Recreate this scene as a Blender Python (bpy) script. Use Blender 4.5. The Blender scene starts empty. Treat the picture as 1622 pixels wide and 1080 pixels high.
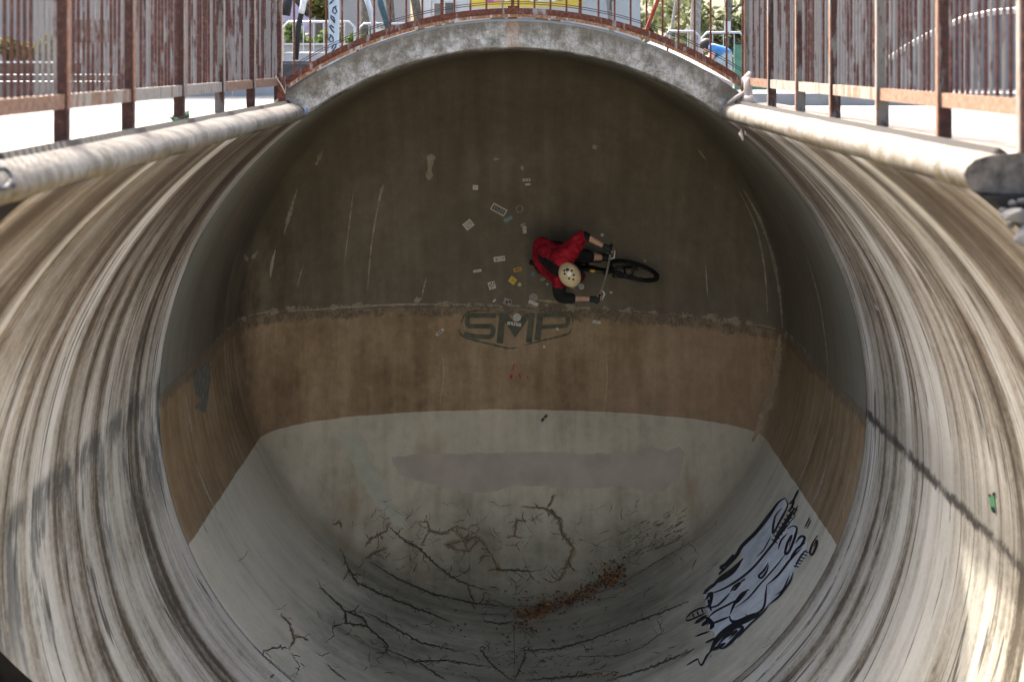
import bpy, bmesh, math, random
import numpy as np
from mathutils import Vector, Matrix, noise as mnoise
from mathutils.geometry import delaunay_2d_cdt

random.seed(7); rng = np.random.default_rng(7)
SC = bpy.context.scene
COL = SC.collection

# ------------------------------------------------------------------ camera, sky, sun, exposure
R, D = 3.0, 14.0                      # pipe radius, distance of the arch
FPX, CX, CY = 560.0 * D / R, 812.0, 95.0
ZC = 0.973 * R                        # eye height over the pipe axis
cam = bpy.data.cameras.new('camera'); camo = bpy.data.objects.new('camera', cam); COL.objects.link(camo)
camo.location = (0, 0, ZC); camo.rotation_euler = (math.pi / 2, 0, 0)
cam.sensor_fit = 'HORIZONTAL'; cam.sensor_width = 36; cam.lens = FPX / 1622 * 36
cam.shift_x = -1 / 1622; cam.shift_y = -445 / 1622
cam.clip_start = 0.1; cam.clip_end = 600
cam.dof.use_dof = True; cam.dof.focus_distance = 18.8; cam.dof.aperture_fstop = 2.8
SC.camera = camo

SUN = Vector((0.50, -1.0, -1.125)).normalized()       # travel direction of the sunlight
world = bpy.data.worlds.new('World'); SC.world = world; world.use_nodes = True
wn = world.node_tree
sky = wn.nodes.new('ShaderNodeTexSky'); sky.sky_type = 'NISHITA'; sky.sun_disc = False
sky.sun_elevation = math.asin(-SUN.z); sky.sun_rotation = math.atan2(-SUN.x, -SUN.y)
sky.dust_density = 8.0; sky.air_density = 1.0; sky.ozone_density = 1.0
bg = wn.nodes['Background']; wn.links.new(sky.outputs[0], bg.inputs['Color']); bg.inputs['Strength'].default_value = 0.15
sl = bpy.data.lights.new('sun', 'SUN'); sl.energy = 1.9; sl.angle = math.radians(1.5); sl.color = (1.0, 0.93, 0.84)
slo = bpy.data.objects.new('sun', sl); COL.objects.link(slo)
slo.rotation_euler = SUN.to_track_quat('-Z', 'Y').to_euler(); slo.location = (-8, 20, 20)
SC.view_settings.view_transform = 'Standard'; SC.view_settings.look = 'None'
SC.view_settings.gamma = 1.0; SC.view_settings.use_curve_mapping = False
SC.view_settings.exposure = 2.75
SC.cycles.diffuse_bounces = 8; SC.cycles.max_bounces = 12

# ------------------------------------------------------------------ small helpers
def link(o, parent=None):
    COL.objects.link(o)
    if parent is not None: o.parent = parent
    return o
def tag(o, label=None, cat=None, group=None, kind=None):
    if label: o['label'] = label
    if cat: o['category'] = cat
    if group: o['group'] = group
    if kind: o['kind'] = kind
    return o
def empty(name, loc=(0, 0, 0)):
    o = bpy.data.objects.new(name, None); o.location = loc; o.empty_display_size = 0.2
    return link(o)
class MB:
    """collects shapes of one part"""
    def __init__(s): s.v = []; s.f = []; s.uv = None
    def add(s, vs, fs):
        n = len(s.v); s.v += [tuple(p) for p in vs]; s.f += [tuple(i + n for i in f) for f in fs]
    def box(s, a, b, M=None):
        (x0, y0, z0), (x1, y1, z1) = a, b
        vs = [Vector(p) for p in ((x0,y0,z0),(x1,y0,z0),(x1,y1,z0),(x0,y1,z0),(x0,y0,z1),(x1,y0,z1),(x1,y1,z1),(x0,y1,z1))]
        if M is not None: vs = [M @ p for p in vs]
        s.add(vs, [(3,2,1,0),(4,5,6,7),(0,1,5,4),(1,2,6,5),(2,3,7,6),(3,0,4,7)])
    def tube(s, pts, r, n=8, cap=True):
        pts = [Vector(p) for p in pts]; m = len(pts)
        rr = r if isinstance(r, (list, tuple)) else [r] * m
        t0 = (pts[1] - pts[0]).normalized()
        ref = Vector((0, 0, 1)) if abs(t0.z) < .9 else Vector((1, 0, 0))
        nn = t0.cross(ref).normalized(); vs = []
        for i, p in enumerate(pts):
            t = (pts[min(i + 1, m - 1)] - pts[max(i - 1, 0)]).normalized()
            nn = (nn - t * nn.dot(t)).normalized(); b = t.cross(nn)
            for k in range(n):
                a = 2 * math.pi * k / n
                vs.append(p + (nn * math.cos(a) + b * math.sin(a)) * rr[i])
        fs = [(i*n+k, i*n+(k+1)%n, (i+1)*n+(k+1)%n, (i+1)*n+k) for i in range(m-1) for k in range(n)]
        if cap: fs += [tuple(range(n))[::-1], tuple((m-1)*n + k for k in range(n))]
        s.add(vs, fs)
    def torus(s, M, Rr, r, nu=36, nv=10, rx=1.0):
        vs = []
        for i in range(nu):
            a = 2 * math.pi * i / nu
            for j in range(nv):
                b = 2 * math.pi * j / nv
                q = Rr + r * math.cos(b)
                vs.append(M @ Vector((q * math.cos(a), r * rx * math.sin(b), q * math.sin(a))))
        s.add(vs, [(i*nv+j, ((i+1)%nu)*nv+j, ((i+1)%nu)*nv+(j+1)%nv, i*nv+(j+1)%nv) for i in range(nu) for j in range(nv)])
    def ball(s, M, nu=16, nv=10, fn=None):
        vs = []
        for j in range(nv + 1):
            b = -math.pi / 2 + math.pi * j / nv
            for i in range(nu):
                a = 2 * math.pi * i / nu
                p = Vector((math.cos(b) * math.cos(a), math.cos(b) * math.sin(a), math.sin(b)))
                if fn: p = fn(p)
                vs.append(M @ p)
        s.add(vs, [(j*nu+i, j*nu+(i+1)%nu, (j+1)*nu+(i+1)%nu, (j+1)*nu+i) for j in range(nv) for i in range(nu)])
    def build(s, name, mat, parent=None, smooth=False, M=None):
        me = bpy.data.meshes.new(name)
        me.from_pydata([tuple(p) for p in s.v], [], s.f); me.validate()
        if mat is not None: me.materials.append(mat)
        if smooth: me.polygons.foreach_set('use_smooth', [True] * len(me.polygons))
        if s.uv is not None and len(s.uv) == len(me.vertices):
            lay = me.uv_layers.new(name='UVMap')
            li = np.zeros(len(me.loops), dtype=np.int32); me.loops.foreach_get('vertex_index', li)
            lay.data.foreach_set('uv', np.array(s.uv, dtype=np.float32)[li].ravel())
        me.update()
        o = bpy.data.objects.new(name, me)
        if M is not None: o.matrix_world = M
        return link(o, parent)

# ------------------------------------------------------------------ materials
def newmat(name, rough=0.85, spec=0.3, metallic=0.0):
    m = bpy.data.materials.new(name); m.use_nodes = True
    nt = m.node_tree; b = nt.nodes['Principled BSDF']
    b.inputs['Roughness'].default_value = rough; b.inputs['Specular IOR Level'].default_value = spec
    b.inputs['Metallic'].default_value = metallic
    return m, G(nt), b
class G:
    """terse node graph helper"""
    def __init__(s, nt): s.nt = nt
    def node(s, t, **kw):
        n = s.nt.nodes.new(t)
        for k, v in kw.items(): setattr(n, k, v)
        return n
    def put(s, sock, v):
        if isinstance(v, bpy.types.NodeSocket): s.nt.links.new(v, sock)
        elif v is not None:
            if isinstance(v, (tuple, list)) and sock.type == 'RGBA' and len(v) == 3: v = (*v, 1)
            sock.default_value = v
    def math(s, op, a, b=None, c=None, clamp=False):
        n = s.node('ShaderNodeMath', operation=op, use_clamp=clamp)
        for i, v in enumerate((a, b, c)):
            if v is not None: s.put(n.inputs[i], v)
        return n.outputs[0]
    def mix(s, f, a, b, mode='MIX'):
        n = s.node('ShaderNodeMix', data_type='RGBA', blend_type=mode); n.clamp_factor = True
        s.put(n.inputs[0], f); s.put(n.inputs[6], a); s.put(n.inputs[7], b); return n.outputs[2]
    def step(s, v, a, b):               # smoothstep from a to b
        n = s.node('ShaderNodeMapRange', interpolation_type='SMOOTHSTEP'); s.put(n.inputs[0], v)
        n.inputs[1].default_value = a; n.inputs[2].default_value = b
        n.inputs[3].default_value = 0; n.inputs[4].default_value = 1
        if a > b:
            n.inputs[1].default_value = b; n.inputs[2].default_value = a
            n.inputs[3].default_value = 1; n.inputs[4].default_value = 0
        return n.outputs[0]
    def noise(s, vec, scale, detail=5, rough=.6, dist=0.0, out=0):
        n = s.node('ShaderNodeTexNoise'); s.put(n.inputs['Vector'], vec)
        n.inputs['Scale'].default_value = scale; n.inputs['Detail'].default_value = detail
        n.inputs['Roughness'].default_value = rough; n.inputs['Distortion'].default_value = dist
        return n.outputs[out]
    def mapv(s, vec, sc=(1,1,1), off=(0,0,0)):
        n = s.node('ShaderNodeMapping'); s.put(n.inputs[0], vec)
        n.inputs['Scale'].default_value = sc; n.inputs['Location'].default_value = off; return n.outputs[0]
    def pos(s): return s.node('ShaderNodeNewGeometry').outputs['Position']
    def obj(s): return s.node('ShaderNodeTexCoord').outputs['Object']
    def uv(s): return s.node('ShaderNodeTexCoord').outputs['UV']
    def xyz(s, v):
        n = s.node('ShaderNodeSeparateXYZ'); s.put(n.inputs[0], v); return n.outputs
    def comb(s, x, y, z):
        n = s.node('ShaderNodeCombineXYZ')
        for i, v in enumerate((x, y, z)): s.put(n.inputs[i], v)
        return n.outputs[0]
    def ramp(s, f, stops):
        n = s.node('ShaderNodeValToRGB'); s.put(n.inputs[0], f); cr = n.color_ramp
        while len(cr.elements) < len(stops): cr.elements.new(0.5)
        for e, (p, c) in zip(cr.elements, stops): e.position = p; e.color = (*c, 1)
        return n.outputs[0]
    def rnd(s): return s.node('ShaderNodeObjectInfo').outputs['Random']
    def bump(s, b, h, strength=.3, dist=.01):
        n = s.node('ShaderNodeBump'); n.inputs['Strength'].default_value = strength; n.inputs['Distance'].default_value = dist
        s.put(n.inputs['Height'], h); s.nt.links.new(n.outputs[0], b.inputs['Normal'])

def simple(name, c, rough=.7, var=.25, scale=8, c2=None, metallic=0, spec=.3):
    m, g, b = newmat(name, rough, spec, metallic)
    n = g.noise(g.obj(), scale, 5, .6)
    a = tuple(x * (1 - var) for x in c); d = c2 if c2 else tuple(min(1, x * (1 + var)) for x in c)
    g.put(b.inputs['Base Color'], g.ramp(n, [(.3, a), (.7, d)]))
    return m

def mat_pipe():
    m, g, b = newmat('weathered_pipe_concrete', .8, .25)
    p = g.pos(); x, y, z = g.xyz(p); u = g.xyz(g.uv())[0]
    wob = g.math('MULTIPLY', g.math('SUBTRACT', g.noise(p, .55, 2), .5), .20)
    yy = g.math('ADD', y, wob)
    def ring(us, ys, seed, det=2, ro=.5): return g.noise(g.comb(g.math('MULTIPLY', u, us), g.math('MULTIPLY', yy, ys), seed), 1.0, det, ro)
    s1 = ring(.05, 1.5, 0); s2 = ring(.11, 4.6, 3); s4 = ring(.30, 11, 5, 4, .62); s5 = ring(1.6, 36, 7, 3, .6); s3 = ring(.16, 3.2, 9, 3)
    bl = g.noise(p, 1.7, 8, .68); gr = g.noise(p, 22, 6, .7)
    f = g.math('MULTIPLY', g.math('SUBTRACT', s1, .5), 1.15)
    for q, k in ((s2, 1.30), (s4, .72), (s5, .30), (bl, .80), (gr, .50)): f = g.math('ADD', f, g.math('MULTIPLY', g.math('SUBTRACT', q, .5), k))
    f = g.math('ADD', f, .515)
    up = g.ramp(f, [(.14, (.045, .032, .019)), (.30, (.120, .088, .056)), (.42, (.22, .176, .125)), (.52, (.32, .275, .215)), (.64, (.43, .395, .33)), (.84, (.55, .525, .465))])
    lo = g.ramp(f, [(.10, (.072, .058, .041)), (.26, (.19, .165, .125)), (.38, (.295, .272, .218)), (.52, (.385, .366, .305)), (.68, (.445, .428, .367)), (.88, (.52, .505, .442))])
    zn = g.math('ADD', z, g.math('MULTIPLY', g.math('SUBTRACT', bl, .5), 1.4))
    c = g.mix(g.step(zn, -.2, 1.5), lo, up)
    # narrow dark runs that follow the rings
    ln = g.math('ABSOLUTE', g.math('SUBTRACT', s3, .5))
    line = g.math('MULTIPLY', g.step(ln, .016, .004), g.step(bl, .38, .5))
    c = g.mix(g.math('MULTIPLY', line, .85), c, (.035, .026, .018))
    # dirt washed down from under the lip
    dirt = g.math('MULTIPLY', g.step(g.math('ADD', z, g.math('MULTIPLY', s2, 1.8)), 1.9, 3.2), g.step(s1, .72, .42))
    c = g.mix(g.math('MULTIPLY', dirt, .8), c, (.045, .03, .016))
    # mould along the old construction joint
    zs = g.math('ADD', z, g.math('MULTIPLY', x, .025))
    zj = g.math('ADD', zs, g.math('MULTIPLY', g.math('SUBTRACT', g.noise(p, 8, 9, .8), .5), .22))
    rt = g.step(x, 0, 1)
    core = g.math('MULTIPLY', g.math('MULTIPLY', g.step(g.math('ABSOLUTE', zj), .060, .010), rt), g.step(bl, .30, .5))
    halo = g.math('MULTIPLY', g.math('MULTIPLY', g.step(zj, -.06, .02), g.step(zj, .55, 0.0)), g.math('MULTIPLY', rt, .45))
    c = g.mix(halo, c, (.17, .155, .13)); c = g.mix(g.math('MULTIPLY', core, .9), c, (.028, .024, .019))
    # bluish dark smears on the left
    sm = g.noise(g.comb(g.math('MULTIPLY', u, 1.3), g.math('MULTIPLY', y, 4.0), 5), 1.0, 7, .7)
    zl = g.math('ADD', z, g.math('MULTIPLY', g.math('SUBTRACT', s4, .5), 1.5))
    lf = g.step(x, 0, -1)
    sml = g.math('MULTIPLY', g.math('MULTIPLY', g.step(zl, .22, .0), g.step(zl, -1.05, -.35)), g.math('MULTIPLY', lf, g.step(g.math('ADD', sm, g.math('MULTIPLY', s2, .5)), .73, .84)))
    c = g.mix(g.math('MULTIPLY', sml, .75), c, (.060, .066, .070))
    corel = g.math('MULTIPLY', g.math('MULTIPLY', g.step(g.math('ABSOLUTE', g.math('SUBTRACT', zj, .08)), .16, .03), lf), g.math('MULTIPLY', g.step(sm, .42, .56), .7))
    c = g.mix(corel, c, (.045, .045, .042))
    ch = g.noise(g.comb(g.math('MULTIPLY', u, 2.0), g.math('MULTIPLY', y, 14), 1), 1.0, 6, .7)
    c = g.mix(g.math('MULTIPLY', g.step(ch, .66, .72), .6), c, (.56, .55, .51))
    spk = g.noise(p, 60, 3, .6); c = g.mix(g.math('MULTIPLY', g.step(spk, .66, .72), .35), c, (.09, .075, .055))
    g.put(b.inputs['Base Color'], c)
    g.bump(b, g.math('ADD', f, gr), .4, .012)
    return m

def mat_vault():
    m, g, b = newmat('painted_vault_concrete', .72, .3)
    p = g.pos(); x, y, z = g.xyz(p); u = g.xyz(g.uv())[0]
    n1 = g.noise(p, 1.1, 6, .6); n2 = g.noise(p, 7, 7, .7); n3 = g.noise(p, 45, 3, .6)
    rad = g.step(y, 17.6, 18.3)
    dr_a = g.noise(g.comb(g.math('MULTIPLY', u, .22), g.math('MULTIPLY', y, 6.5), 0), 1.0, 7, .65)
    dr_b = g.noise(g.comb(g.math('MULTIPLY', x, 4.5), g.math('MULTIPLY', z, .45), 2), 1.0, 7, .65)
    dr = g.node('ShaderNodeMix', data_type='FLOAT'); g.put(dr.inputs[0], rad); g.put(dr.inputs[2], dr_a); g.put(dr.inputs[3], dr_b); dr = dr.outputs[0]
    f = g.math('ADD', g.math('MULTIPLY', dr, .36), g.math('ADD', g.math('MULTIPLY', n1, .36), g.math('MULTIPLY', n2, .28)))
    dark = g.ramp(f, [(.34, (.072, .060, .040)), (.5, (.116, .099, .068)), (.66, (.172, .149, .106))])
    big = g.noise(p, .45, 3, .5)
    mouth = g.math('MULTIPLY', g.step(g.math('ADD', y, g.math('MULTIPLY', n1, .8)), 16.2, 14.2), .75)  # paler towards the mouth: daylight from the opening put into the colour
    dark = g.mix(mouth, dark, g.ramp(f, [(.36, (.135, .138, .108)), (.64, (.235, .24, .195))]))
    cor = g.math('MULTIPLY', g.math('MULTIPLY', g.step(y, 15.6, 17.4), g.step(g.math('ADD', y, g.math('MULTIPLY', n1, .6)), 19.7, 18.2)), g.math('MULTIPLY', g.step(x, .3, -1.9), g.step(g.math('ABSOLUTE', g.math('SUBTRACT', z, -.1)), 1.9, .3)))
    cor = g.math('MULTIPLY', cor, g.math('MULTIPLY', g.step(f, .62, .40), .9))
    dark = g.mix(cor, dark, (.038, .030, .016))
    brown = g.ramp(f, [(.34, (.095, .062, .028)), (.5, (.225, .157, .083)), (.66, (.37, .285, .175))])
    brown = g.mix(g.math('MULTIPLY', g.step(big, .42, .6), .5), brown, g.ramp(f, [(.36, (.20, .138, .092)), (.66, (.37, .278, .19))]))
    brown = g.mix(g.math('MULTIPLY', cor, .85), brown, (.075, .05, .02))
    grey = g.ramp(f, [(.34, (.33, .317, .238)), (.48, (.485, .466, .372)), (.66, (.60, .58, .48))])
    grey = g.mix(g.math('MULTIPLY', g.step(n2, .56, .70), .35), grey, (.24, .225, .165))
    # the dirty floor of the bowl darkens towards the bottom
    capw = g.math('MULTIPLY', g.step(g.math('ADD', y, g.math('MULTIPLY', n1, .8)), 17.4, 18.6), .75)
    grey = g.mix(capw, grey, g.ramp(f, [(.34, (.245, .220, .158)), (.5, (.375, .345, .262)), (.66, (.48, .447, .352))]))
    low_dark = g.math('MULTIPLY', g.step(g.math('ADD', z, g.math('MULTIPLY', n1, 1.0)), -1.45, -2.45), .92)
    grey = g.mix(low_dark, grey, g.ramp(f, [(.36, (.105, .102, .071)), (.64, (.285, .279, .212))]))
    seep = g.math('MULTIPLY', g.math('MULTIPLY', g.step(g.noise(g.comb(g.math('MULTIPLY', x, 1.6), g.math('MULTIPLY', z, .7), 4), 1.0, 5, .6), .50, .66), g.step(z, -1.35, -1.7)), g.math('MULTIPLY', g.step(y, 17.2, 18.2), .6))
    grey = g.mix(seep, grey, (.24, .19, .115))
    # a rusty seep stain low on the end wall
    zs = g.math('ADD', z, g.math('MULTIPLY', x, .025))
    zb = g.math('ADD', zs, g.math('MULTIPLY', g.math('SUBTRACT', g.noise(p, 5, 7, .7), .5), .06))
    zg = g.math('ADD', z, g.math('MULTIPLY', g.math('SUBTRACT', g.noise(p, 3, 3), .5), .03))
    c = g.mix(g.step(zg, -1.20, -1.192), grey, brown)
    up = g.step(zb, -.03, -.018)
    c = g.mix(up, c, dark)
    jz = g.math('ADD', zs, g.math('MULTIPLY', g.math('SUBTRACT', g.noise(g.mapv(p, (1, 1, .6)), 5.5, 10, .82), .5), .34))
    back = g.step(y, 16.2, 17.2)
    band = g.math('MULTIPLY', g.step(jz, -.130, -.105), g.step(g.math('ADD', zs, g.math('MULTIPLY', g.math('SUBTRACT', n2, .5), .08)), .02, .0))
    c = g.mix(g.math('MULTIPLY', band, g.math('MULTIPLY_ADD', g.step(n2, .58, .44), .4, .5)), c, g.mix(g.step(n3, .4, .6), (.085, .068, .044), (.15, .12, .085)))
    jp = g.math('ADD', zs, g.math('MULTIPLY', g.math('SUBTRACT', g.noise(p, 9, 9, .8), .5), .09)); wd = g.math('MULTIPLY', g.step(g.noise(p, 2.6, 3), .45, .68), .05)
    pale = g.math('MULTIPLY', g.math('MULTIPLY', g.math('LESS_THAN', g.math('ABSOLUTE', g.math('SUBTRACT', jp, .008)), g.math('ADD', wd, .008)), g.step(n2, .45, .55)), back)
    c = g.mix(g.math('MULTIPLY', pale, .75), c, (.285, .25, .185))
    spk = g.math('MULTIPLY', g.step(n3, .70, .76), g.step(g.math('ABSOLUTE', jz), .12, .03))
    c = g.mix(g.math('MULTIPLY', spk, .6), c, (.4, .37, .3))
    g.put(b.inputs['Base Color'], c)
    g.put(b.inputs['Roughness'], g.math('MULTIPLY_ADD', n2, .3, .5))
    g.bump(b, g.math('ADD', g.math('MULTIPLY', n2, 2.0), g.math('MULTIPLY', n3, .4)), .35, .01)
    return m

def mat_fascia():
    m, g, b = newmat('stained_arch_concrete', .9, .2)
    p = g.pos(); x, y, z = g.xyz(p)
    rr = g.math('SQRT', g.math('ADD', g.math('MULTIPLY', x, x), g.math('MULTIPLY', z, z)))
    dr = g.noise(g.comb(g.math('MULTIPLY', x, 7), g.math('MULTIPLY', z, 1.2), 0), 1.0, 7, .7)
    n = g.noise(p, 7, 10, .78); n2 = g.noise(p, 3, 4)
    c = g.ramp(n, [(.34, (.085, .075, .055)), (.47, (.20, .185, .155)), (.60, (.38, .37, .335))])
    h = g.math('SUBTRACT', rr, g.math('MULTIPLY', g.math('SUBTRACT', dr, .5), .55))
    c = g.mix(g.math('MULTIPLY', g.step(h, 3.08, 3.26), .85), c, (.10, .085, .06))
    c = g.mix(g.math('MULTIPLY', g.step(dr, .60, .70), .5), c, (.08, .07, .055))
    v = g.node('ShaderNodeTexVoronoi', feature='DISTANCE_TO_EDGE'); g.put(v.inputs['Vector'], p); v.inputs['Scale'].default_value = 13
    c = g.mix(g.math('MULTIPLY', g.step(v.outputs['Distance'], .045, .0), .5), c, (.06, .055, .045))
    c = g.mix(g.math('MULTIPLY', g.step(g.math('ABSOLUTE', x), .09, .02), .45), c, (.22, .12, .06))
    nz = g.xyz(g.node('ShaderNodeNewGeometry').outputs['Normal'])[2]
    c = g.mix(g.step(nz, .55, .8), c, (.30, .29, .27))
    g.put(b.inputs['Base Color'], c); g.bump(b, n, .5, .015)
    return m

def mat_lip():
    m, g, b = newmat('worn_lip_concrete', .75, .3)
    p = g.pos(); x, y, z = g.xyz(p)
    n = g.noise(g.mapv(p, (7, 6, 4)), 1.0, 9, .75); n2 = g.noise(p, 14, 6, .7); n0 = g.noise(p, 1.8, 4)
    c = g.ramp(n, [(.34, (.032, .024, .016)), (.46, (.090, .077, .060)), (.58, (.150, .137, .115))])
    ax = g.math('ABSOLUTE', x)
    rust = g.math('MULTIPLY', g.step(g.math('ADD', ax, g.math('MULTIPLY', n0, .2)), 1.92, 2.04), .7)
    c = g.mix(rust, c, g.ramp(n2, [(.3, (.18, .12, .08)), (.7, (.32, .25, .19))]))
    moss = g.math('MULTIPLY', g.step(g.math('ADD', z, g.math('MULTIPLY', g.math('SUBTRACT', n, .5), .18)), 2.485, 2.42), .88)
    c = g.mix(moss, c, g.ramp(n2, [(.35, (.05, .04, .018)), (.65, (.15, .115, .06))]))
    c = g.mix(g.math('MULTIPLY', g.step(n2, .58, .70), .6), c, (.075, .056, .038)); n4 = g.noise(g.mapv(p, (1, 2.6, 1)), 1.0, 3); c = g.mix(g.math('MULTIPLY', g.step(n4, .5, .62), .45), c, (.12, .10, .075))
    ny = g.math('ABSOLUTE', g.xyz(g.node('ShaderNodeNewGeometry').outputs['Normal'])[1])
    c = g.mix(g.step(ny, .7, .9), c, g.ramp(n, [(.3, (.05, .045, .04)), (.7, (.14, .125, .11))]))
    g.put(b.inputs['Base Color'], c); g.bump(b, g.math('ADD', n2, n), .6, .012)
    return m

def mat_rust(name, cols, patch=.5, grey=(.30, .28, .265), scale=1.0):
    m, g, b = newmat(name, .75, .3)
    p = g.pos(); rn = g.rnd()
    q = g.node('ShaderNodeVectorMath', operation='ADD'); g.put(q.inputs[0], p); g.put(q.inputs[1], g.comb(g.math('MULTIPLY', rn, 37), 0, 0)); q = q.outputs[0]
    n = g.noise(g.mapv(q, (14 * scale, 14 * scale, 3.2 * scale)), 1.0, 6, .65); n2 = g.noise(q, 38 * scale, 5, .65)
    c = g.ramp(n2, [(.3, cols[0]), (.55, cols[1]), (.75, cols[2])])
    t = g.math('ADD', n, g.math('MULTIPLY', g.math('SUBTRACT', rn, .5), .35))
    gy = g.mix(n2, tuple(k * .75 for k in grey), tuple(k * 1.3 for k in grey))
    c = g.mix(g.step(t, patch - .05, patch + .05), c, gy)
    g.put(b.inputs['Base Color'], c); g.bump(b, n2, .4, .004)
    return m

def mat_ground():
    m, g, b = newmat('pale_paving', .85, .3)
    p = g.pos(); n = g.noise(p, .8, 8, .65); n2 = g.noise(p, 14, 6, .65)
    br = g.node('ShaderNodeTexBrick'); g.put(br.inputs['Vector'], p); br.inputs['Scale'].default_value = .5
    br.inputs['Mortar Size'].default_value = .008; br.inputs['Color1'].default_value = (1, 1, 1, 1); br.inputs['Color2'].default_value = (.93, .93, .93, 1); br.inputs['Mortar'].default_value = (.55, .53, .5, 1)
    c = g.mix(n2, (.115, .112, .107), (.165, .162, .158)); c = g.mix(g.math('MULTIPLY', g.step(n, .55, .7), .45), c, (.085, .078, .068))
    c = g.mix(1.0, c, br.outputs['Color'], 'MULTIPLY')
    g.put(b.inputs['Base Color'], c); g.bump(b, n2, .3, .01)
    return m

def mat_leaf(name, a, bcol, tr=.35):
    m, g, b = newmat(name, .6, .3)
    n = g.noise(g.pos(), 3.5, 4); n2 = g.noise(g.pos(), 25, 2)
    c = g.mix(g.step(g.math('ADD', g.math('MULTIPLY', n, .6), g.math('MULTIPLY', n2, .4)), .35, .65), a, bcol)
    g.put(b.inputs['Base Color'], c)
    t = g.node('ShaderNodeBsdfTranslucent'); g.put(t.inputs['Color'], c)
    mx = g.node('ShaderNodeMixShader'); mx.inputs[0].default_value = tr
    out = g.nt.nodes['Material Output']
    g.nt.links.new(b.outputs[0], mx.inputs[1]); g.nt.links.new(t.outputs[0], mx.inputs[2]); g.nt.links.new(mx.outputs[0], out.inputs['Surface'])
    return m

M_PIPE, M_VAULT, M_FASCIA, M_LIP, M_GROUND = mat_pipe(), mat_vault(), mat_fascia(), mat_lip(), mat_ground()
RUSTC = [(.035, .010, .006), (.125, .040, .018), (.27, .11, .05)]
M_BAR = mat_rust('flaking_rusty_bar', [(.026, .009, .007), (.066, .026, .018), (.135, .066, .044)], .52, (.145, .132, .122))
M_POST = mat_rust('flaking_rusty_post', [(.014, .006, .005), (.042, .015, .010), (.11, .045, .028)], .56, (.115, .105, .09), .8)
M_FLANGE_LIT = mat_rust('lit_rusty_flange', [(.16, .07, .04), (.20, .105, .065), (.25, .17, .12)], .52, (.20, .175, .15))  # pale rust: daylight on the inner post faces put into the colour
M_RAIL = mat_rust('rusty_rail', [(.10, .045, .025), (.19, .105, .062), (.27, .19, .13)], .58, (.22, .195, .16))
M_ARC = mat_rust('deep_rust', [(.03, .009, .006), (.10, .030, .014), (.20, .075, .03)], .74, (.20, .18, .16))
M_ARCPALE = mat_rust('peeled_rust', [(.08, .03, .012), (.23, .11, .05), (.33, .23, .15)], .52, (.34, .31, .27))
M_SOIL_SHADE = simple('soil_void_shade', (.007, .006, .005), .95, .4)  # near black: the deep shade of void and gap put into the colour
M_ROCK = simple('rubble_rock', (.075, .072, .068), .9, .35, 9)
M_WHITE = simple('white_paint', (.42, .42, .41), .5, .08)
M_GALV = simple('galvanised_steel', (.36, .37, .38), .4, .15, metallic=.3)
M_CONC = simple('plain_concrete', (.24, .23, .21), .85, .18, 4)
M_CABLE = simple('black_cable', (.02, .018, .02), .6)

# ------------------------------------------------------------------ the pipe surface: casting a photo point on it
YJ, BUL = 1.28 * D, 0.117 * D            # where the end cap begins, how deep it bulges
ORG = Vector((0, 0, ZC))
def at(px, py, Y): return Vector(((px - CX) / FPX * Y, Y, ZC - (py - CY) / FPX * Y))
def cast(px, py, off=0.0):
    dx, dz = (px - CX) / FPX, -(py - CY) / FPX
    a, b_, c = dx*dx + dz*dz, 2*dz*ZC, ZC*ZC - R*R
    t = (-b_ + math.sqrt(max(0, b_*b_ - 4*a*c))) / (2*a)
    p = Vector((dx*t, t, ZC + dz*t)); n = Vector((-p.x, 0, -p.z)).normalized()
    if t > YJ:
        k = (R / BUL) ** 2               # x^2+z^2+k (y-YJ)^2 = R^2
        a, b_, c = dx*dx + dz*dz + k, 2*(dz*ZC - k*YJ), ZC*ZC + k*YJ*YJ - R*R
        t = (-b_ + math.sqrt(max(0, b_*b_ - 4*a*c))) / (2*a)
        p = Vector((dx*t, t, ZC + dz*t)); n = -Vector((p.x, k*(p.y-YJ), p.z)).normalized()
    return p + n * off, n
def ribbon(mb, pts, w, off=.004, jit=0.0, seg=4.0, taper=True):
    """a painted or worn line along photo points, lying on the pipe surface; w in photo pixels"""
    dense = []
    for (a, b) in zip(pts[:-1], pts[1:]):
        n = max(1, int(math.dist(a, b) / seg))
        for i in range(n): dense.append((a[0]+(b[0]-a[0])*i/n, a[1]+(b[1]-a[1])*i/n))
    dense.append(pts[-1]); m = len(dense); vs = []
    off0 = [(random.gauss(0, jit), random.gauss(0, jit)) for _ in dense]
    for i in range(m):
        a, b = dense[max(0, i-1)], dense[min(m-1, i+1)]
        tx, ty = b[0]-a[0], b[1]-a[1]; l = math.hypot(tx, ty) or 1
        nx, ny = -ty/l, tx/l
        q = i / max(1, m-1); ww = w * (min(1, .25 + 3.2*min(q, 1-q)) if taper else 1)
        if jit: ww *= random.uniform(.45, 1.35)
        x, y = dense[i][0] + off0[i][0], dense[i][1] + off0[i][1]
        vs.append(cast(x + nx*ww/2, y + ny*ww/2, off)[0]); vs.append(cast(x - nx*ww/2, y - ny*ww/2, off)[0])
    mb.add(vs, [(2*i, 2*i+2, 2*i+3, 2*i+1) for i in range(m-1)])
def smooth(pts, n=6):
    if len(pts) < 3: return pts
    P = [pts[0]] + list(pts) + [pts[-1]]; out = []
    for i in range(1, len(P)-2):
        p0, p1, p2, p3 = P[i-1:i+3]
        for k in range(n):
            t = k / n
            out.append(tuple(.5*((2*p1[j]) + (-p0[j]+p2[j])*t + (2*p0[j]-5*p1[j]+4*p2[j]-p3[j])*t*t + (-p0[j]+3*p1[j]-3*p2[j]+p3[j])*t**3) for j in (0, 1)))
    return out + [pts[-1]]
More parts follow.
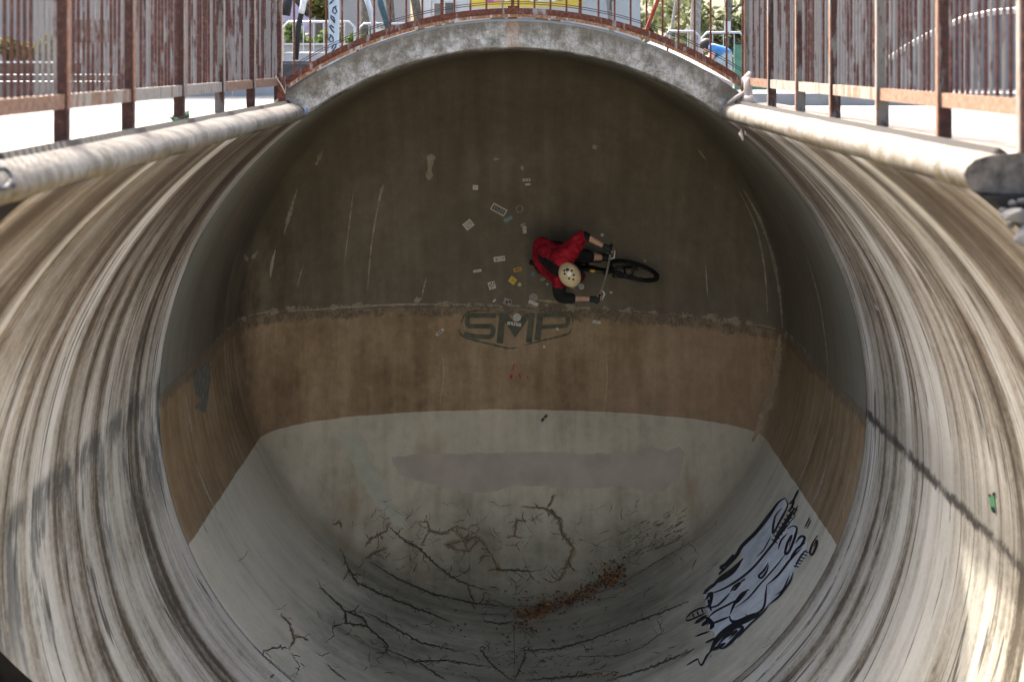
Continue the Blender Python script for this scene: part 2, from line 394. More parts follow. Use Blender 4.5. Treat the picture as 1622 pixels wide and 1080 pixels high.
def fill(mb, poly, off=.003, step=8.0):
    """a patch on the pipe surface with a photo outline"""
    poly = [Vector(p) for p in poly]
    xs = [p.x for p in poly]; ys = [p.y for p in poly]
    def inside(q):
        r = False; j = len(poly) - 1
        for i in range(len(poly)):
            a, b = poly[i], poly[j]
            if (a.y > q.y) != (b.y > q.y) and q.x < (b.x-a.x)*(q.y-a.y)/(b.y-a.y)+a.x: r = not r
            j = i
        return r
    pts = list(poly); y = min(ys) + step/2
    while y < max(ys):
        x = min(xs) + step/2
        while x < max(xs):
            q = Vector((x, y))
            if inside(q): pts.append(q)
            x += step
        y += step
    n = len(poly)
    v, e, f, *_ = delaunay_2d_cdt(pts, [], [list(range(n))], 1, 1e-4)
    mb.add([cast(p[0], p[1], off)[0] for p in v], [tuple(t) for t in f])

# ------------------------------------------------------------------ setting: ground and pit
GZ = 2.46
def sheet(name, rects, mat, z):
    mb = MB()
    for (x0, y0, x1, y1) in rects: mb.add([(x0,y0,z),(x1,y0,z),(x1,y1,z),(x0,y1,z)], [(0,1,2,3)])
    return tag(mb.build(name, mat), kind='structure')
sheet('ground', [(-300,-200,-5,6.2), (5,-200,300,6.2), (-5,-200,5,-9), (-300,6.2,-2.15,400), (2.15,6.2,300,400), (-2.15,19.95,2.15,400)], M_GROUND, GZ)
mb = MB(); pf = [(6.2, -3.02), (5.3, -3.02)]            # unseen bowl shaped to bounce sun into the pipe, rising to the deck the picture is taken from
for k in range(1, 13): a = math.pi/2*k/12; pf.append((5.3 - 3.9*math.sin(a), -3.02 + 4.7*(1 - math.cos(a))))
pf += [(1.35, 1.68), (-9, 1.68)]
for (y, z) in pf: mb.v += [(-5, y, z), (5, y, z)]
mb.f = [(2*k, 2*k+1, 2*k+3, 2*k+2) for k in range(len(pf) - 1)]
mb.box((-5.3,-9.3,-3.5), (-5,6.2,GZ-.01)); mb.box((5,-9.3,-3.5), (5.3,6.2,GZ-.01)); mb.box((-5.3,-9.3,-3.5), (5.3,-9,GZ-.02))
tag(mb.build('bounce_bowl', simple('pale_bounce_concrete', (.58, .55, .49), .85, .12, 3), None), kind='structure')
mb = MB(); n = 48; vs = []                     # soil round the buried pipe, near black to stand for the unlit void
for yy in (5.9, 14.2):
    for i in range(n+1):
        a = math.radians(-133 + 266*i/n); vs.append((3.55*math.sin(a), yy, -3.55*math.cos(a)))
mb.add(vs, [(i, i+1, n+2+i, n+1+i) for i in range(n)])
mb.box((-5, 6.0, -3.2), (-3.5, 6.3, GZ-.012)); mb.box((3.5, 6.0, -3.2), (5, 6.3, GZ-.012))
tag(mb.build('earth_bank', M_SOIL_SHADE, smooth=False), kind='structure')

# ------------------------------------------------------------------ the full pipe
PIPE = tag(empty('skate_pipe', (0, 14, -3)), 'huge streaked concrete full pipe with closed domed end and arched mouth', 'skate pipe')
PIPE.location = (0, 0, 0)
def front_edge(x, z):
    w = min(1, max(0, -x / (R * .8))); w = w*w*(3-2*w)
    left = max(.33, .638 - .26 * z / R); return D * (left * w + .458 * (1 - w))
nu, nv = 160, 110
mb = MB(); mb.uv = []
A0 = math.acos(-.806)
for j in range(nv + 1):
    for i in range(nu + 1):
        a = -A0 + 2*A0*i/nu; x, z = R*math.sin(a), -R*math.cos(a)
        y0 = front_edge(x, z); y = y0 + (D - y0) * j / nv
        mb.v.append((x, y, z)); mb.uv.append((a*R, y))
mb.f = [(j*(nu+1)+i, (j+1)*(nu+1)+i, (j+1)*(nu+1)+i+1, j*(nu+1)+i+1) for j in range(nv) for i in range(nu)]
def thicken(o, t):
    s = o.modifiers.new('thickness', 'SOLIDIFY'); s.thickness = t; s.offset = -1
def inward(o, c=Vector((0, 12, 0))):
    me = o.data; p = me.polygons[len(me.polygons)//3]
    q = Vector(p.center); ax = Vector((0, min(q.y, YJ - .1), 0))
    if p.normal.dot(ax - q) < 0: me.flip_normals()
o = mb.build('pipe_wall', M_PIPE, PIPE, True); inward(o); o.data.materials.append(M_SOIL_SHADE); thicken(o, .20); o.modifiers[0].material_offset = 1; o.modifiers[0].material_offset_rim = 1  # cut edge also near black, shade painted on the concrete
mb = MB(); mb.uv = []; nv2 = 40
for j in range(nv2 + 1):
    for i in range(nu + 1):
        a = -math.pi + 2*math.pi*i/nu; y = D + .003 + (YJ - D - .003)*j/nv2
        mb.v.append((R*math.sin(a), y, -R*math.cos(a))); mb.uv.append((a*R, y))
mb.f = [(j*(nu+1)+i, (j+1)*(nu+1)+i, (j+1)*(nu+1)+i+1, j*(nu+1)+i+1) for j in range(nv2) for i in range(nu)]
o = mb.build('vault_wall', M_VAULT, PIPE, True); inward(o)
mb = MB(); mb.uv = []; nc = 60
for j in range(nc + 1):
    b = math.pi/2 * j/nc
    for i in range(nu + 1):
        a = -math.pi + 2*math.pi*i/nu
        mb.v.append((R*math.cos(b)*math.sin(a), YJ + BUL*math.sin(b), -R*math.cos(b)*math.cos(a))); mb.uv.append((a*R, YJ + BUL*math.sin(b)))
mb.f = [(j*(nu+1)+i, (j+1)*(nu+1)+i, (j+1)*(nu+1)+i+1, j*(nu+1)+i+1) for j in range(nc) for i in range(nu)]
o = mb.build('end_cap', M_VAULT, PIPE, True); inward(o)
# arch ring and outside of the roof
RO = 1.089 * R; mb = MB(); n = 120; am = math.radians(118)
prof = [(R + .004, D + .06), (R + .03, D - .018), (RO - .02, D - .03), (RO, D - .012), (RO, YJ), ]
for k in range(1, 9):
    b = math.pi/2*k/8; prof.append((RO*math.cos(b), YJ + (BUL + .27)*math.sin(b)))
for i in range(n + 1):
    a = -am + 2*am*i/n
    for (r, y) in prof: mb.v.append((r*math.sin(a), y, r*math.cos(a)))
m_ = len(prof); mb.f = [(i*m_+k, i*m_+k+1, (i+1)*m_+k+1, (i+1)*m_+k) for i in range(n) for k in range(m_-1)]
o = mb.build('arch_shell', M_FASCIA, PIPE, False); thicken(o, .002)
M_LIPEND = simple('sawn_dark_concrete', (.030, .027, .024), .9, .5, 16, (.085, .078, .070))
# rounded lips along the slot
def lip(s, y0, y1):
    mb = MB(); prof = [(2.22, 2.553), (1.95, 2.556), (1.85, 2.548), (1.795, 2.532), (1.763, 2.505), (1.752, 2.475), (1.757, 2.445), (1.778, 2.417), (1.81, 2.405), (1.90, 2.400), (2.22, 2.398)]
    n = 90; m = len(prof)
    for j in range(n + 1):
        y = y0 + (y1 - y0)*j/n
        for k, (x, z) in enumerate(prof):
            w = mnoise.noise(Vector((s*3, y*1.7, k*.9)))*.009 + mnoise.noise(Vector((s*3, y*8, k*2.3)))*.003
            if x > 2.1: w = 0
            mb.v.append((s*(x + w), y, z + w*.6))
    mb.f = [(j*m+k, j*m+k+1, (j+1)*m+k+1, (j+1)*m+k) if s > 0 else (j*m+k, (j+1)*m+k, (j+1)*m+k+1, j*m+k+1) for j in range(n) for k in range(m-1)]
    o = mb.build('lip', M_LIP, PIPE, True)
    for y_, e in ((y0 - .001, 0), (y1, 1)):
        c_ = MB(); vs = [Vector(mb.v[(n if e else 0)*m + k]) for k in range(m)]
        if not e: vs = [Vector((v.x, v.y - .002, v.z)) for v in vs]
        fl = list(range(m)); c_.add(vs, [tuple(fl if (s < 0) != bool(e) else fl[::-1])]); c_.build('lip_end', M_LIPEND, PIPE)
    return o
lr = lip(1, .457*D, D - .03); lr['label'] = 'sunlit lip with a sawn off dark end'
ll = lip(-1, 4.6, D - .03)

# ------------------------------------------------------------------ marks on the pipe
def flat(name, c, rough=.8, var=.2, scale=20): return simple(name, c, rough, var, scale)
M_CRACK = flat('dirt_filled_crack', (.030, .023, .015)); M_CRACKB = flat('rusty_crack', (.095, .064, .036))
M_LOGO = flat('faded_dark_green_paint', (.082, .088, .062), .8, .35, 12)
M_BLACK = flat('black_spray_paint', (.010, .012, .018), .6, .3)
M_PALEBLUE = flat('pale_blue_white_paint', (.52, .57, .60), .6, .18, 6)
M_RED = flat('red_marker_paint', (.32, .03, .05)); M_PINK = flat('pink_marker_paint', (.26, .08, .13))
M_PATCH = flat('mortar_patch', (.345, .31, .26), .8, .12, 3); M_TEAL = flat('thin_teal_wash', (.36, .37, .295), .8, .10, 5)
M_SMEAR = flat('pale_rubbed_smear', (.25, .225, .175), .8, .3, 9); M_SMEARB = flat('pale_brown_smear', (.30, .235, .155), .8, .25, 7)
M_SCR = flat('chalky_scratch', (.32, .29, .24)); M_MOSS = flat('black_moss', (.085, .085, .060))
def K(scale, ox, oy): return lambda pts: [(ox + x/scale, oy + y/scale) for x, y in pts]
c8 = K(2.7033, 500, 700); c1 = K(3.177, 400, 740)
CR = [ (c8,[(880,275),(990,285),(1045,330),(1055,390),(1105,455),(1080,520),(1050,580),(1015,605)],4.2,1), (c8,[(990,285),(1010,250),(1020,225)],2.5,1),
 (c8,[(735,550),(780,545),(830,548),(935,555)],3.6,0), (c8,[(785,545),(755,490),(715,430),(680,400)],4.4,1),
 (c8,[(690,410),(640,420),(560,440),(600,460),(660,470),(690,410)],3.6,1), (c8,[(440,345),(480,340),(490,380),(540,395),(600,360),(650,375),(675,350)],2.8,1),
 (c8,[(490,380),(450,440),(470,440)],2.4,1), (c8,[(640,420),(610,390),(600,360)],2.6,1), (c8,[(660,470),(640,440),(655,380)],2.6,1),
 (c8,[(910,338),(862,335),(850,400),(822,410)],2.4,1), (c8,[(850,400),(885,412)],2.4,1), (c8,[(820,345),(862,338)],1.8,1),
 (c8,[(310,360),(380,420),(450,460),(510,520),(580,575),(650,610),(740,635)],3.0,0), (c8,[(650,610),(660,650),(678,688)],2.6,0),
 (c8,[(230,510),(350,585),(500,650),(680,690),(850,708)],2.2,0), (c8,[(850,705),(852,1027)],1.7,0),
 (c8,[(105,455),(140,540),(175,600),(300,660),(430,710),(580,770)],2.8,0), (c8,[(20,620),(100,700),(125,725),(130,775),(220,790),(310,870),(300,900),(255,903)],3.0,0),
 (c8,[(120,720),(200,750),(230,800)],3.2,0), (c8,[(220,730),(330,790),(450,860),(600,890)],2.2,0), (c8,[(310,890),(430,940),(560,935),(745,962)],2.2,0),
 (c8,[(700,880),(760,960),(840,1020)],2.4,0), (c8,[(895,870),(895,930),(850,1020)],2.6,0),
 (c8,[(870,893),(1040,885),(1180,845),(1330,785),(1480,730),(1600,680)],2.4,0), (c8,[(900,1020),(1080,1005),(1230,990)],3.4,0),
 (c8,[(1240,1024),(1450,960),(1622,885)],2.6,0), (c8,[(1100,920),(1300,915),(1400,880),(1500,800)],1.8,0), (c8,[(40,860),(75,830),(70,790),(130,775)],2.0,0),
 (c8,[(210,445),(240,410),(300,380),(320,345)],3.0,1), (c8,[(210,500),(260,470),(305,455)],3.0,1), (c8,[(70,350),(105,345),(110,370)],2.2,1),
 (c8,[(40,950),(80,980),(130,1020)],2.0,0), (c8,[(860,705),(1010,703),(1160,665),(1320,600),(1500,490),(1622,420),(1720,350)],1.6,0),
 (c8,[(430,940),(500,980),(560,1020)],2.2,0), (c8,[(820,570),(860,605),(855,650)],1.8,0), (c8,[(690,740),(830,735)],1.6,0), (c8,[(720,765),(790,780),(850,765)],2.2,0),
 (c1,[(140,735),(185,790),(210,870),(180,915)],2.4,1), (c1,[(180,910),(130,905),(60,920),(52,945)],2.2,0), (c1,[(190,930),(235,1000),(215,1060)],2.0,0), (c1,[(210,840),(285,870)],2.2,1),
 (c1,[(320,935),(345,950),(390,935)],2.0,0), (c1,[(370,985),(420,1040),(470,1065)],2.0,0), (c1,[(85,1055),(105,1040)],2.4,0), (c1,[(0,900),(120,1000),(210,1075)],1.3,0) ]
M_HALO = flat('brown_crack_stain', (.20, .165, .105), .8, .35, 14); M_HALOD = flat('grey_crack_stain', (.125, .120, .088), .8, .35, 14)
def twig(mb, q, a, l, w, depth):
    e = (q[0]+math.cos(a)*l*.5, q[1]+math.sin(a)*l*.5); f_ = (q[0]+math.cos(a+random.uniform(-.6,.6))*l, q[1]+math.sin(a+random.uniform(-.6,.6))*l)
    ribbon(mb, [q, e, f_], w, .004, .35, 2.2)
    if depth:
        for k in range(random.choice((1, 2, 2))): twig(mb, random.choice((e, f_)), a + random.choice((-1, 1))*random.uniform(.5, 1.2), l*random.uniform(.5, .85), w*.7, depth-1)
for fn, pts, w, kind in CR:
    mb = MB(); P = fn(pts); L_ = sum(math.dist(a, b) for a, b in zip(P[:-1], P[1:]))
    if w > 2.0:
        hb_ = MB(); ribbon(hb_, P, w*(2.1 if kind else 1.5), .0025, 1.1, 3.0); hb_.build('crack_stain', M_HALO if kind else M_HALOD, PIPE)
    ribbon(mb, P, w*.58, .004, .55, 2.6)
    for k in range(int(L_ / (19 if kind else 42))):
        i = random.randrange(len(P)-1); t = random.random(); q = (P[i][0]+(P[i+1][0]-P[i][0])*t, P[i][1]+(P[i+1][1]-P[i][1])*t)
        a = math.atan2(P[i+1][1]-P[i][1], P[i+1][0]-P[i][0]) + random.choice((-1, 1))*random.uniform(.3, 1.2)
        twig(mb, q, a, random.uniform(4, 22), w*random.uniform(.3, .6), 1 if random.random() < .6 else 0)
    mb.build('crack', M_CRACKB if kind else M_CRACK, PIPE)
mb = MB()                                     # hairline crazing and dirt flecks over the floor
for i in range(230):
    x, y = random.gauss(790, 150), random.uniform(790, 1070)
    a = random.gauss(0.05 + (x-812)*-.0012, .5) if y > 900 else random.uniform(0, 3.14)
    twig(mb, (x, y), a, random.uniform(6, 26), random.uniform(.5, 1.0), 1 if random.random() < .6 else 0)
mb.build('hairline_cracks', M_CRACK, PIPE)['kind'] = 'stuff'
def jag(poly, amp, seg=6):
    out = []
    for a, b in zip(poly, poly[1:] + poly[:1]):
        n = max(1, int(math.dist(a, b)/seg))
        for i in range(n): out.append((a[0]+(b[0]-a[0])*i/n + random.uniform(-amp, amp), a[1]+(b[1]-a[1])*i/n + random.uniform(-amp, amp)))
    return out
cp = K(3.119, 600, 640)
mb = MB(); fill(mb, jag(cp([(60,262),(250,242),(420,245),(700,237),(900,236),(1060,246),(1200,236),(1260,236),(1340,206),(1420,236),(1490,212),(1515,250),(1490,360),(1410,430),(1330,440),(1220,402),(1080,415),(700,402),(520,440),(420,435),(300,410),(200,380),(90,340)]), 1.5), .003)
mb.build('repair_patch', M_PATCH, PIPE)
c5 = K(2.4, 300, 450)
mb = MB(); fill(mb, jag(c5([(560,560),(640,575),(700,680),(760,800),(840,930),(790,925),(720,850),(650,740)]), 3.0), .0025); mb.build('paint_wash', M_TEAL, PIPE)
SME = [([(1178,300),(1205,350),(1225,410),(1236,470),(1240,520)],5,M_SMEAR), ([(1170,300),(1198,360),(1212,430),(1216,495)],3,M_SMEAR),
 ([(1236,530),(1228,600),(1210,660),(1192,700)],13,M_SMEARB), ([(1275,395),(1297,470),(1308,540),(1312,585)],1.6,M_SCR), ([(1312,585),(1306,640),(1293,690),(1270,745)],2.2,M_SMEARB),
 ([(1290,690),(1280,730),(1262,770)],2.0,M_SCR), ([(1310,735),(1298,775),(1285,800)],2.0,M_SCR), ([(1320,690),(1312,720)],1.8,M_SCR), ([(1338,800),(1336,822)],1.4,M_SCR),
 ([(605,296),(597,335),(588,390),(582,460)],2.2,M_SMEAR), ([(608,292),(603,305),(600,320)],5,M_SMEAR), ([(470,300),(458,340),(450,370)],5,M_SMEAR), ([(436,395),(430,420),(428,440)],4,M_SCR),
 ([(683,245),(681,265),(679,285)],11,M_SMEAR), ([(690,250),(676,250)],12,M_SMEAR), ([(781,252),(792,252)],6,M_SMEAR), ([(510,240),(500,262)],6,M_SMEAR), ([(826,262),(828,270)],5,M_SMEAR),
 ([(292,620),(298,655),(305,690)],2.4,M_SCR), ([(310,735),(325,775),(345,815)],3.0,M_SCR), ([(318,825),(328,845)],2.0,M_SCR), ([(960,560),(962,600),(958,650)],2.5,M_SMEARB), ([(700,560),(703,590),(697,640)],3,M_SMEARB),
 ([(1385,480),(1392,492)],2.6,M_SCR), ([(386,402),(392,414)],5,M_SCR), ([(408,398),(398,410)],5,M_SCR), ([(480,420),(470,455)],2,M_SMEAR), ([(1105,235),(1120,255)],3,M_SMEAR), ([(1118,420),(1121,470)],2,M_SMEAR),
 ([(675,440),(668,470)],2.5,M_SMEAR), ([(560,300),(545,420)],2,M_SMEAR), ([(850,475),(880,478),(905,474)],4,M_SMEARB), ([(455,493),(505,490),(560,486),(640,482),(700,482)],3,M_SMEAR), ([(655,477),(668,473)],9,M_SMEAR)]
for pts, w, m in SME:
    mb = MB(); ribbon(mb, smooth(pts, 4), w, .004, .15 if w > 4 else .10, 3); mb.build('paint_smear', m, PIPE)
# painted lettering: S M P in a badge frame
cl = K(7.715, 715, 475); mb = MB()
S_ = [(548,190),(225,190),(196,212),(190,250),(196,300),(225,320),(480,322),(508,340),(512,385),(498,432),(465,452),(300,448),(150,416)]
ribbon(mb, cl(S_), 7.6, .005, 0, 2, False)
ribbon(mb, cl([(628,158),(590,530)]), 10.4, .005, 0, 4, False); ribbon(mb, cl([(985,158),(945,520)]), 9.6, .005, 0, 4, False)
fill(mb, cl([(640,165),(690,165),(778,285),(905,165),(960,165),(955,215),(778,462),(640,250)]), .0055, 5)
ribbon(mb, cl([(1090,163),(1052,490)]), 9.6, .005, 0, 4, False)
ribbon(mb, cl([(1085,182),(1390,182),(1422,205),(1425,280),(1400,318),(1085,330)]), 6.8, .0055, 0, 2, False)
mb.build('painted_lettering', M_LOGO, PIPE)
mb = MB()
for pts in ([(118,292),(150,205),(230,140),(420,132)], [(93,345),(105,405),(180,462),(400,520),(650,582),(730,590),(825,578)], [(875,556),(1100,500),(1400,425),(1450,390),(1470,335)], [(1050,138),(1400,150),(1465,170),(1485,215),(1475,300)]):
    ribbon(mb, smooth(cl(pts)), 3.2, .005, .12, 3)
mb.build('painted_frame', M_LOGO, PIPE)
mb = MB()
for pts, w in (([(765,780),(755,870)],2.2), ([(720,905),(735,960)],4.2), ([(745,900),(728,965)],3.0), ([(810,940),(835,900),(845,975),(815,970)],2.0), ([(925,920),(940,970)],2.0)):
    mb = MB(); ribbon(mb, cl(pts), w, .005, .2, 2); mb.build('painted_scribble', M_RED, PIPE)
mb = MB()
for pts, w in (([(720,830),(790,800),(830,860)],1.6), ([(760,850),(700,870)],1.5), ([(800,880),(880,890)],1.5)): mb = MB(); ribbon(mb, cl(pts), w, .005, .2, 2); mb.build('painted_scribble', M_PINK, PIPE)
# faint tag at the left end of the brown band
mb = MB(); ct = K(4.5, 230, 480)
fill(mb, jag(ct([(340,490),(465,400),(465,540),(430,790),(350,750),(390,690),(345,620)]), .8), .0035); o = mb.build('faded_tag', flat('faded_tag_paint', (.13, .125, .10), .8, .45, 14), PIPE)
# black and white graffiti on the right
cg = K(3.482, 1050, 750); mb = MB()
fill(mb, cg([(670,138),(688,175),(640,300),(602,372),(698,248),(725,242),(715,290),(742,300),(740,332),(782,352),(798,382),(788,450),(722,540),(690,610),(640,678),(585,720),(470,838),(400,925),(300,972),(282,962),(290,882),(252,850),(262,790),(242,748),(228,665),(300,602),(432,482),(424,432),(520,322),(620,182)]), .004, 6)
GRAF = tag(empty('graffiti'), 'pale blue graffiti piece of flowing plumes with black outlines sprayed low on the right', 'graffiti')
mb.build('painted_fill', M_PALEBLUE, GRAF)
GS = [([(680,135),(640,160),(590,230),(520,320),(440,400),(410,450),(340,530),(310,560)],15), ([(310,555),(335,525),(320,520),(365,490),(350,500),(395,450),(380,470),(430,430)],13), ([(445,468),(400,520),(330,572),(270,622)],17), ([(430,500),(380,555),(290,610)],10),
 ([(225,665),(300,652),(400,600),(500,520),(600,400),(680,300),(735,232)],9), ([(225,665),(262,630),(300,605)],14), ([(245,742),(300,730),(345,690),(372,658)],8), ([(375,655),(395,625),(430,602),(400,640),(385,640)],9), ([(430,600),(460,580)],6),
 ([(680,140),(690,180),(645,270),(610,330),(622,240),(660,190)],9), ([(610,385),(650,320),(700,240),(730,190)],16), ([(690,305),(722,290),(742,312),(705,420),(678,442),(690,385),(715,340),(700,400)],10), ([(735,385),(760,350),(785,352),(770,390),(735,430)],10), ([(700,480),(740,420),(790,380)],9), ([(585,492),(560,535),(532,565),(548,575),(575,540),(585,505)],9),
 ([(372,780),(400,715),(440,662),(482,640)],10), ([(370,785),(382,815),(425,812),(510,770)],13), ([(390,720),(420,700),(470,640)],12), ([(458,772),(480,790),(555,745),(572,650),(576,612)],9), ([(576,614),(640,560),(700,482),(770,410)],9), ([(400,740),(470,690),(540,610),(620,520),(690,430)],6),
 ([(250,800),(290,762),(370,720),(420,690)],8), ([(240,832),(290,822),(370,790)],9), ([(300,960),(345,958),(420,885),(442,850),(400,850),(330,920),(300,955)],14), ([(262,985),(310,905),(400,835),(545,775)],24), ([(340,912),(385,882),(412,868),(365,915)],9), ([(585,722),(640,680),(700,602),(722,545)],8), ([(620,672),(665,640),(702,560)],6), ([(420,905),(470,845),(560,760),(585,722)],7),
 ([(128,800),(160,768),(205,745),(245,738)],7), ([(128,802),(140,812),(185,795),(240,768)],7), ([(165,772),(175,795)],6), ([(190,758),(200,785)],6), ([(215,745),(225,772)],6), ([(178,828),(245,782)],14), ([(215,842),(265,800)],14), ([(235,790),(275,830),(262,860)],18), ([(235,700),(270,660),(262,720),(240,735)],14), ([(250,690),(270,760)],10),
 ([(858,340),(832,380),(815,432),(828,446),(850,400),(852,368),(835,402)],9), ([(695,170),(720,150),(740,112),(752,88)],8), ([(690,210),(712,190),(725,150),(705,170)],9), ([(722,235),(748,175)],6), ([(785,300),(815,240)],5), ([(795,305),(822,255)],4), ([(730,520),(765,455),(795,420)],8), ([(195,1022),(215,1058),(245,1005),(275,975)],8), ([(130,1060),(180,1030),(200,1022)],6), ([(275,975),(350,935)],14), ([(235,935),(300,905)],9), ([(180,900),(260,870)],7), ([(520,460),(560,420),(600,345)],5), ([(640,420),(655,370),(690,330)],7)]
mb = MB()
for pts, w in GS: ribbon(mb, smooth(cg(pts), 5), w/3.482*1.4, .007, 0, 1.6)
for i in range(9):
    t = i/8; x, y = 615 + 110*t, 375 - 180*t; ribbon(mb, cg([(x-16, y-14), (x+22, y+10)]), 2.4, .007, 0, 2)
for i in range(6):
    t = i/5; x, y = 730 + 55*t, 520 - 80*t; ribbon(mb, cg([(x-8, y-12), (x+26, y-4)]), 2.0, .007, 0, 2)
mb.build('painted_outline', M_BLACK, GRAF)
# mark on the left lip
mb = MB()
for pts, w in (([(-6,268),(6,268),(16,275),(21,285),(20,296)], .016), ([(-4,298),(8,298),(14,292),(16,287)], .016)):
    q = []
    for x, y in smooth(pts, 5):
        X = -1.752
        for _ in range(4): Y_ = X*FPX/(x - CX); z = ZC - (y - CY)/FPX*Y_; X = -(1.749 + max(0, (z - 2.475)/.057)**2*.043)
        q.append(Vector((X, Y_, z)))
    mb.tube(q, w*.55, 6)
lm = mb.build('painted_scribble', M_BLACK, PIPE); lm['kind'] = 'stuff'
# ------------------------------------------------------------------ stickers on the end wall
def sticker(px, py, w, h, ang, mat, label, marks=(), mark_mat=None, disc=False, border=None, name='sticker', cat='sticker', off=.006):
    p, n = cast(px, py); right = Vector((1, 0, 0)); right = (right - n*right.dot(n)).normalized(); up = n.cross(right)
    if up.z < 0: up = -up
    s = p.y / FPX; a = math.radians(-ang)
    ex = right*math.cos(a) + up*math.sin(a); ey = -right*math.sin(a) + up*math.cos(a)
    Mx = Matrix((ex, ey, ex.cross(ey))).transposed().to_4x4(); Mx.translation = p + n*off
    if ex.cross(ey).dot(n) < 0: raise ValueError
    W, H = w*s/2, h*s/2
    def plate(x0, y0, x1, y1, z0, z1, mb): mb.box((x0, y0, z0), (x1, y1, z1))
    mb = MB()
    if disc:
        k = 20; vs = [(W*math.cos(2*math.pi*i/k), H*math.sin(2*math.pi*i/k), z) for z in (-.003, .001) for i in range(k)]
        mb.add(vs, [tuple(range(k))[::-1], tuple(range(k, 2*k))] + [(i, (i+1)%k, k+(i+1)%k, k+i) for i in range(k)])
    else: plate(-W, -H, W, H, -.003, .001, mb)
    o = mb.build(name, mat, None, False, Mx); tag(o, label, cat, 'stickers stuck on the end wall')
    if marks:
        mk = MB()
        for (x0, y0, x1, y1) in marks: plate(x0*W, y0*H, x1*W, y1*H, .001, .0025, mk)
        mk.build('print', mark_mat or M_BLACK, o)
    return o
SW = flat('white_sticker', (.46, .45, .41), .6, .25, 40); SG = flat('grey_sticker', (.24, .23, .20), .7, .3, 40); SY = flat('yellow_sticker', (.52, .38, .05), .6, .15); SO = flat('amber_sticker', (.48, .27, .03), .6, .15)
ST = flat('teal_sticker', (.13, .24, .24), .6, .2); SB = flat('blue_sticker', (.07, .15, .20), .6, .2); SD = flat('sticker_ink', (.045, .042, .036)); SGR = flat('green_sticker', (.09, .25, .11), .6, .15)
SEG = {'5': 'afgcd', '2': 'abged', '0': 'abcdef'}
def digits(txt, x0, x1, h=.55, t=.10):
    out = []; n = len(txt); cw = (x1-x0)/n
    for i, ch in enumerate(txt):
        a, b = x0 + cw*i + cw*.12, x0 + cw*(i+1) - cw*.12; tx = cw*.22
        sg = {'a': (a, h-t*2, b, h), 'd': (a, -h, b, -h+t*2), 'g': (a, -t, b, t), 'f': (a, 0, a+tx, h), 'b': (b-tx, 0, b, h), 'e': (a, -h, a+tx, 0), 'c': (b-tx, -h, b, 0)}
        out += [sg[k] for k in SEG[ch]]
    return out
sticker(753, 297, 8.5, 8, 4, SW, 'small plain pale square sticker, topmost on the dark end wall')
sticker(834, 285, 12, 4, -4, SW, 'white sticker bar shaped like a letter top, with a shorter bar below', [(-.5,-.5,-.1,.5),(.35,-.5,.7,.5)], SD); sticker(836, 292, 8, 3, -8, SW, 'short white sticker scrap just under the letter shaped bar'); 
st = sticker(790, 332, 25, 12, 30, SW, 'white bordered sticker with dark panel and number 5520, tilted on the wall', [(-.86,-.7,.86,.7)], SD)
mk = MB(); W_, H_ = 12.5*19.3/FPX, 6*19.3/FPX
for (x0, y0, x1, y1) in digits('5520', -.78, .78): mk.box((x0*W_, y0*H_, .0026), (x1*W_, y1*H_, .0036))
mk.build('print', SG, st)
sticker(805, 347, 14, 5.5, -30, ST, 'teal lozenge sticker touching the corner of the numbered sticker')
ring = MB(); p, n_ = cast(823, 331); ring.torus(Matrix.Translation(p + n_*.006), .038, .004, 24, 6); tag(ring.build('sticker', SG), 'faint grey ring shaped sticker right of the numbered sticker', 'sticker', 'stickers stuck on the end wall')
sticker(742, 356, 15, 13, -38, SW, 'white printed square sticker turned on its corner, furthest left of the upper ones', [(-.75,.35,.6,.6),(-.75,-.1,.75,.1),(-.6,-.6,.4,-.35),(.5,-.6,.75,.6)], SG)
sticker(828, 356, 8, 4, -32, SG, 'small grey scrap sticker above a narrow upright white one'); sticker(831, 364, 6, 12, -4, SW, 'narrow upright white sticker near the rider in red', [(-.6,.1,.2,.4)], SG)
sticker(791, 410, 18, 8, -7, SW, 'wide white sticker with a grey box print, left of the rider', [(-.7,-.55,-.25,.5),(.1,-.5,.3,.5),(.5,-.5,.8,.5)], SG)
sticker(756, 429, 13, 4, -10, SW, 'slim white strip sticker, lowest left under the wide white one', [(-.6,-.3,.5,.2)], SG)
sticker(779, 452, 11, 12, -14, SW, 'white sticker with a broken black pattern just above the ragged joint', [(-.7,-.1,-.3,.4),(-.1,.2,.15,.9),(.1,-.4,.5,.0),(-.4,-.7,-.05,-.35),(.55,.1,.8,.7)], SD)
sticker(820, 427, 13, 6, -16, SO, 'amber rectangular sticker with dark letters beside the rider', [(-.5,-.5,-.1,.5),(.1,-.5,.3,.4),(.45,-.2,.75,.5)], SD)
sticker(812, 444, 11, 10, 38, SY, 'yellow diamond sticker with brown centre', [(-.45,-.45,.45,.45)], SO)
sticker(823, 450.5, 6, 6, 0, flat('lime_sticker', (.45, .45, .15)), 'tiny round lime sticker by the yellow diamond', disc=True)
sticker(844, 434, 6, 6, 12, SB, 'tiny blue sticker behind the rear wheel of the bicycle', [(-.3,-.2,.3,.8)], SG)
sticker(860, 442, 8, 5, -30, SG, 'small torn grey sticker below the rider\'s hip'); sticker(867, 450, 4, 4, 0, SW, 'white dot sticker near the rider\'s black elbow', disc=True)
sticker(845, 471, 14, 13, 0, SG, 'round grey sticker on the ragged joint', disc=True); sticker(845, 480, 16, 5.5, 20, SW, 'bright white bar sticker at the foot of the round grey one', off=.009)
so = sticker(819, 502.5, 12.5, 12.5, 0, SW, 'round white sticker stuck in the middle letter of the painted badge', disc=True, off=.010); mk = MB(); mk.torus(Matrix.Translation((0,0,.002)) @ Matrix.Rotation(math.pi/2, 4, 'X'), .020, .0022, 20, 6); mk.build('print', SG, so)
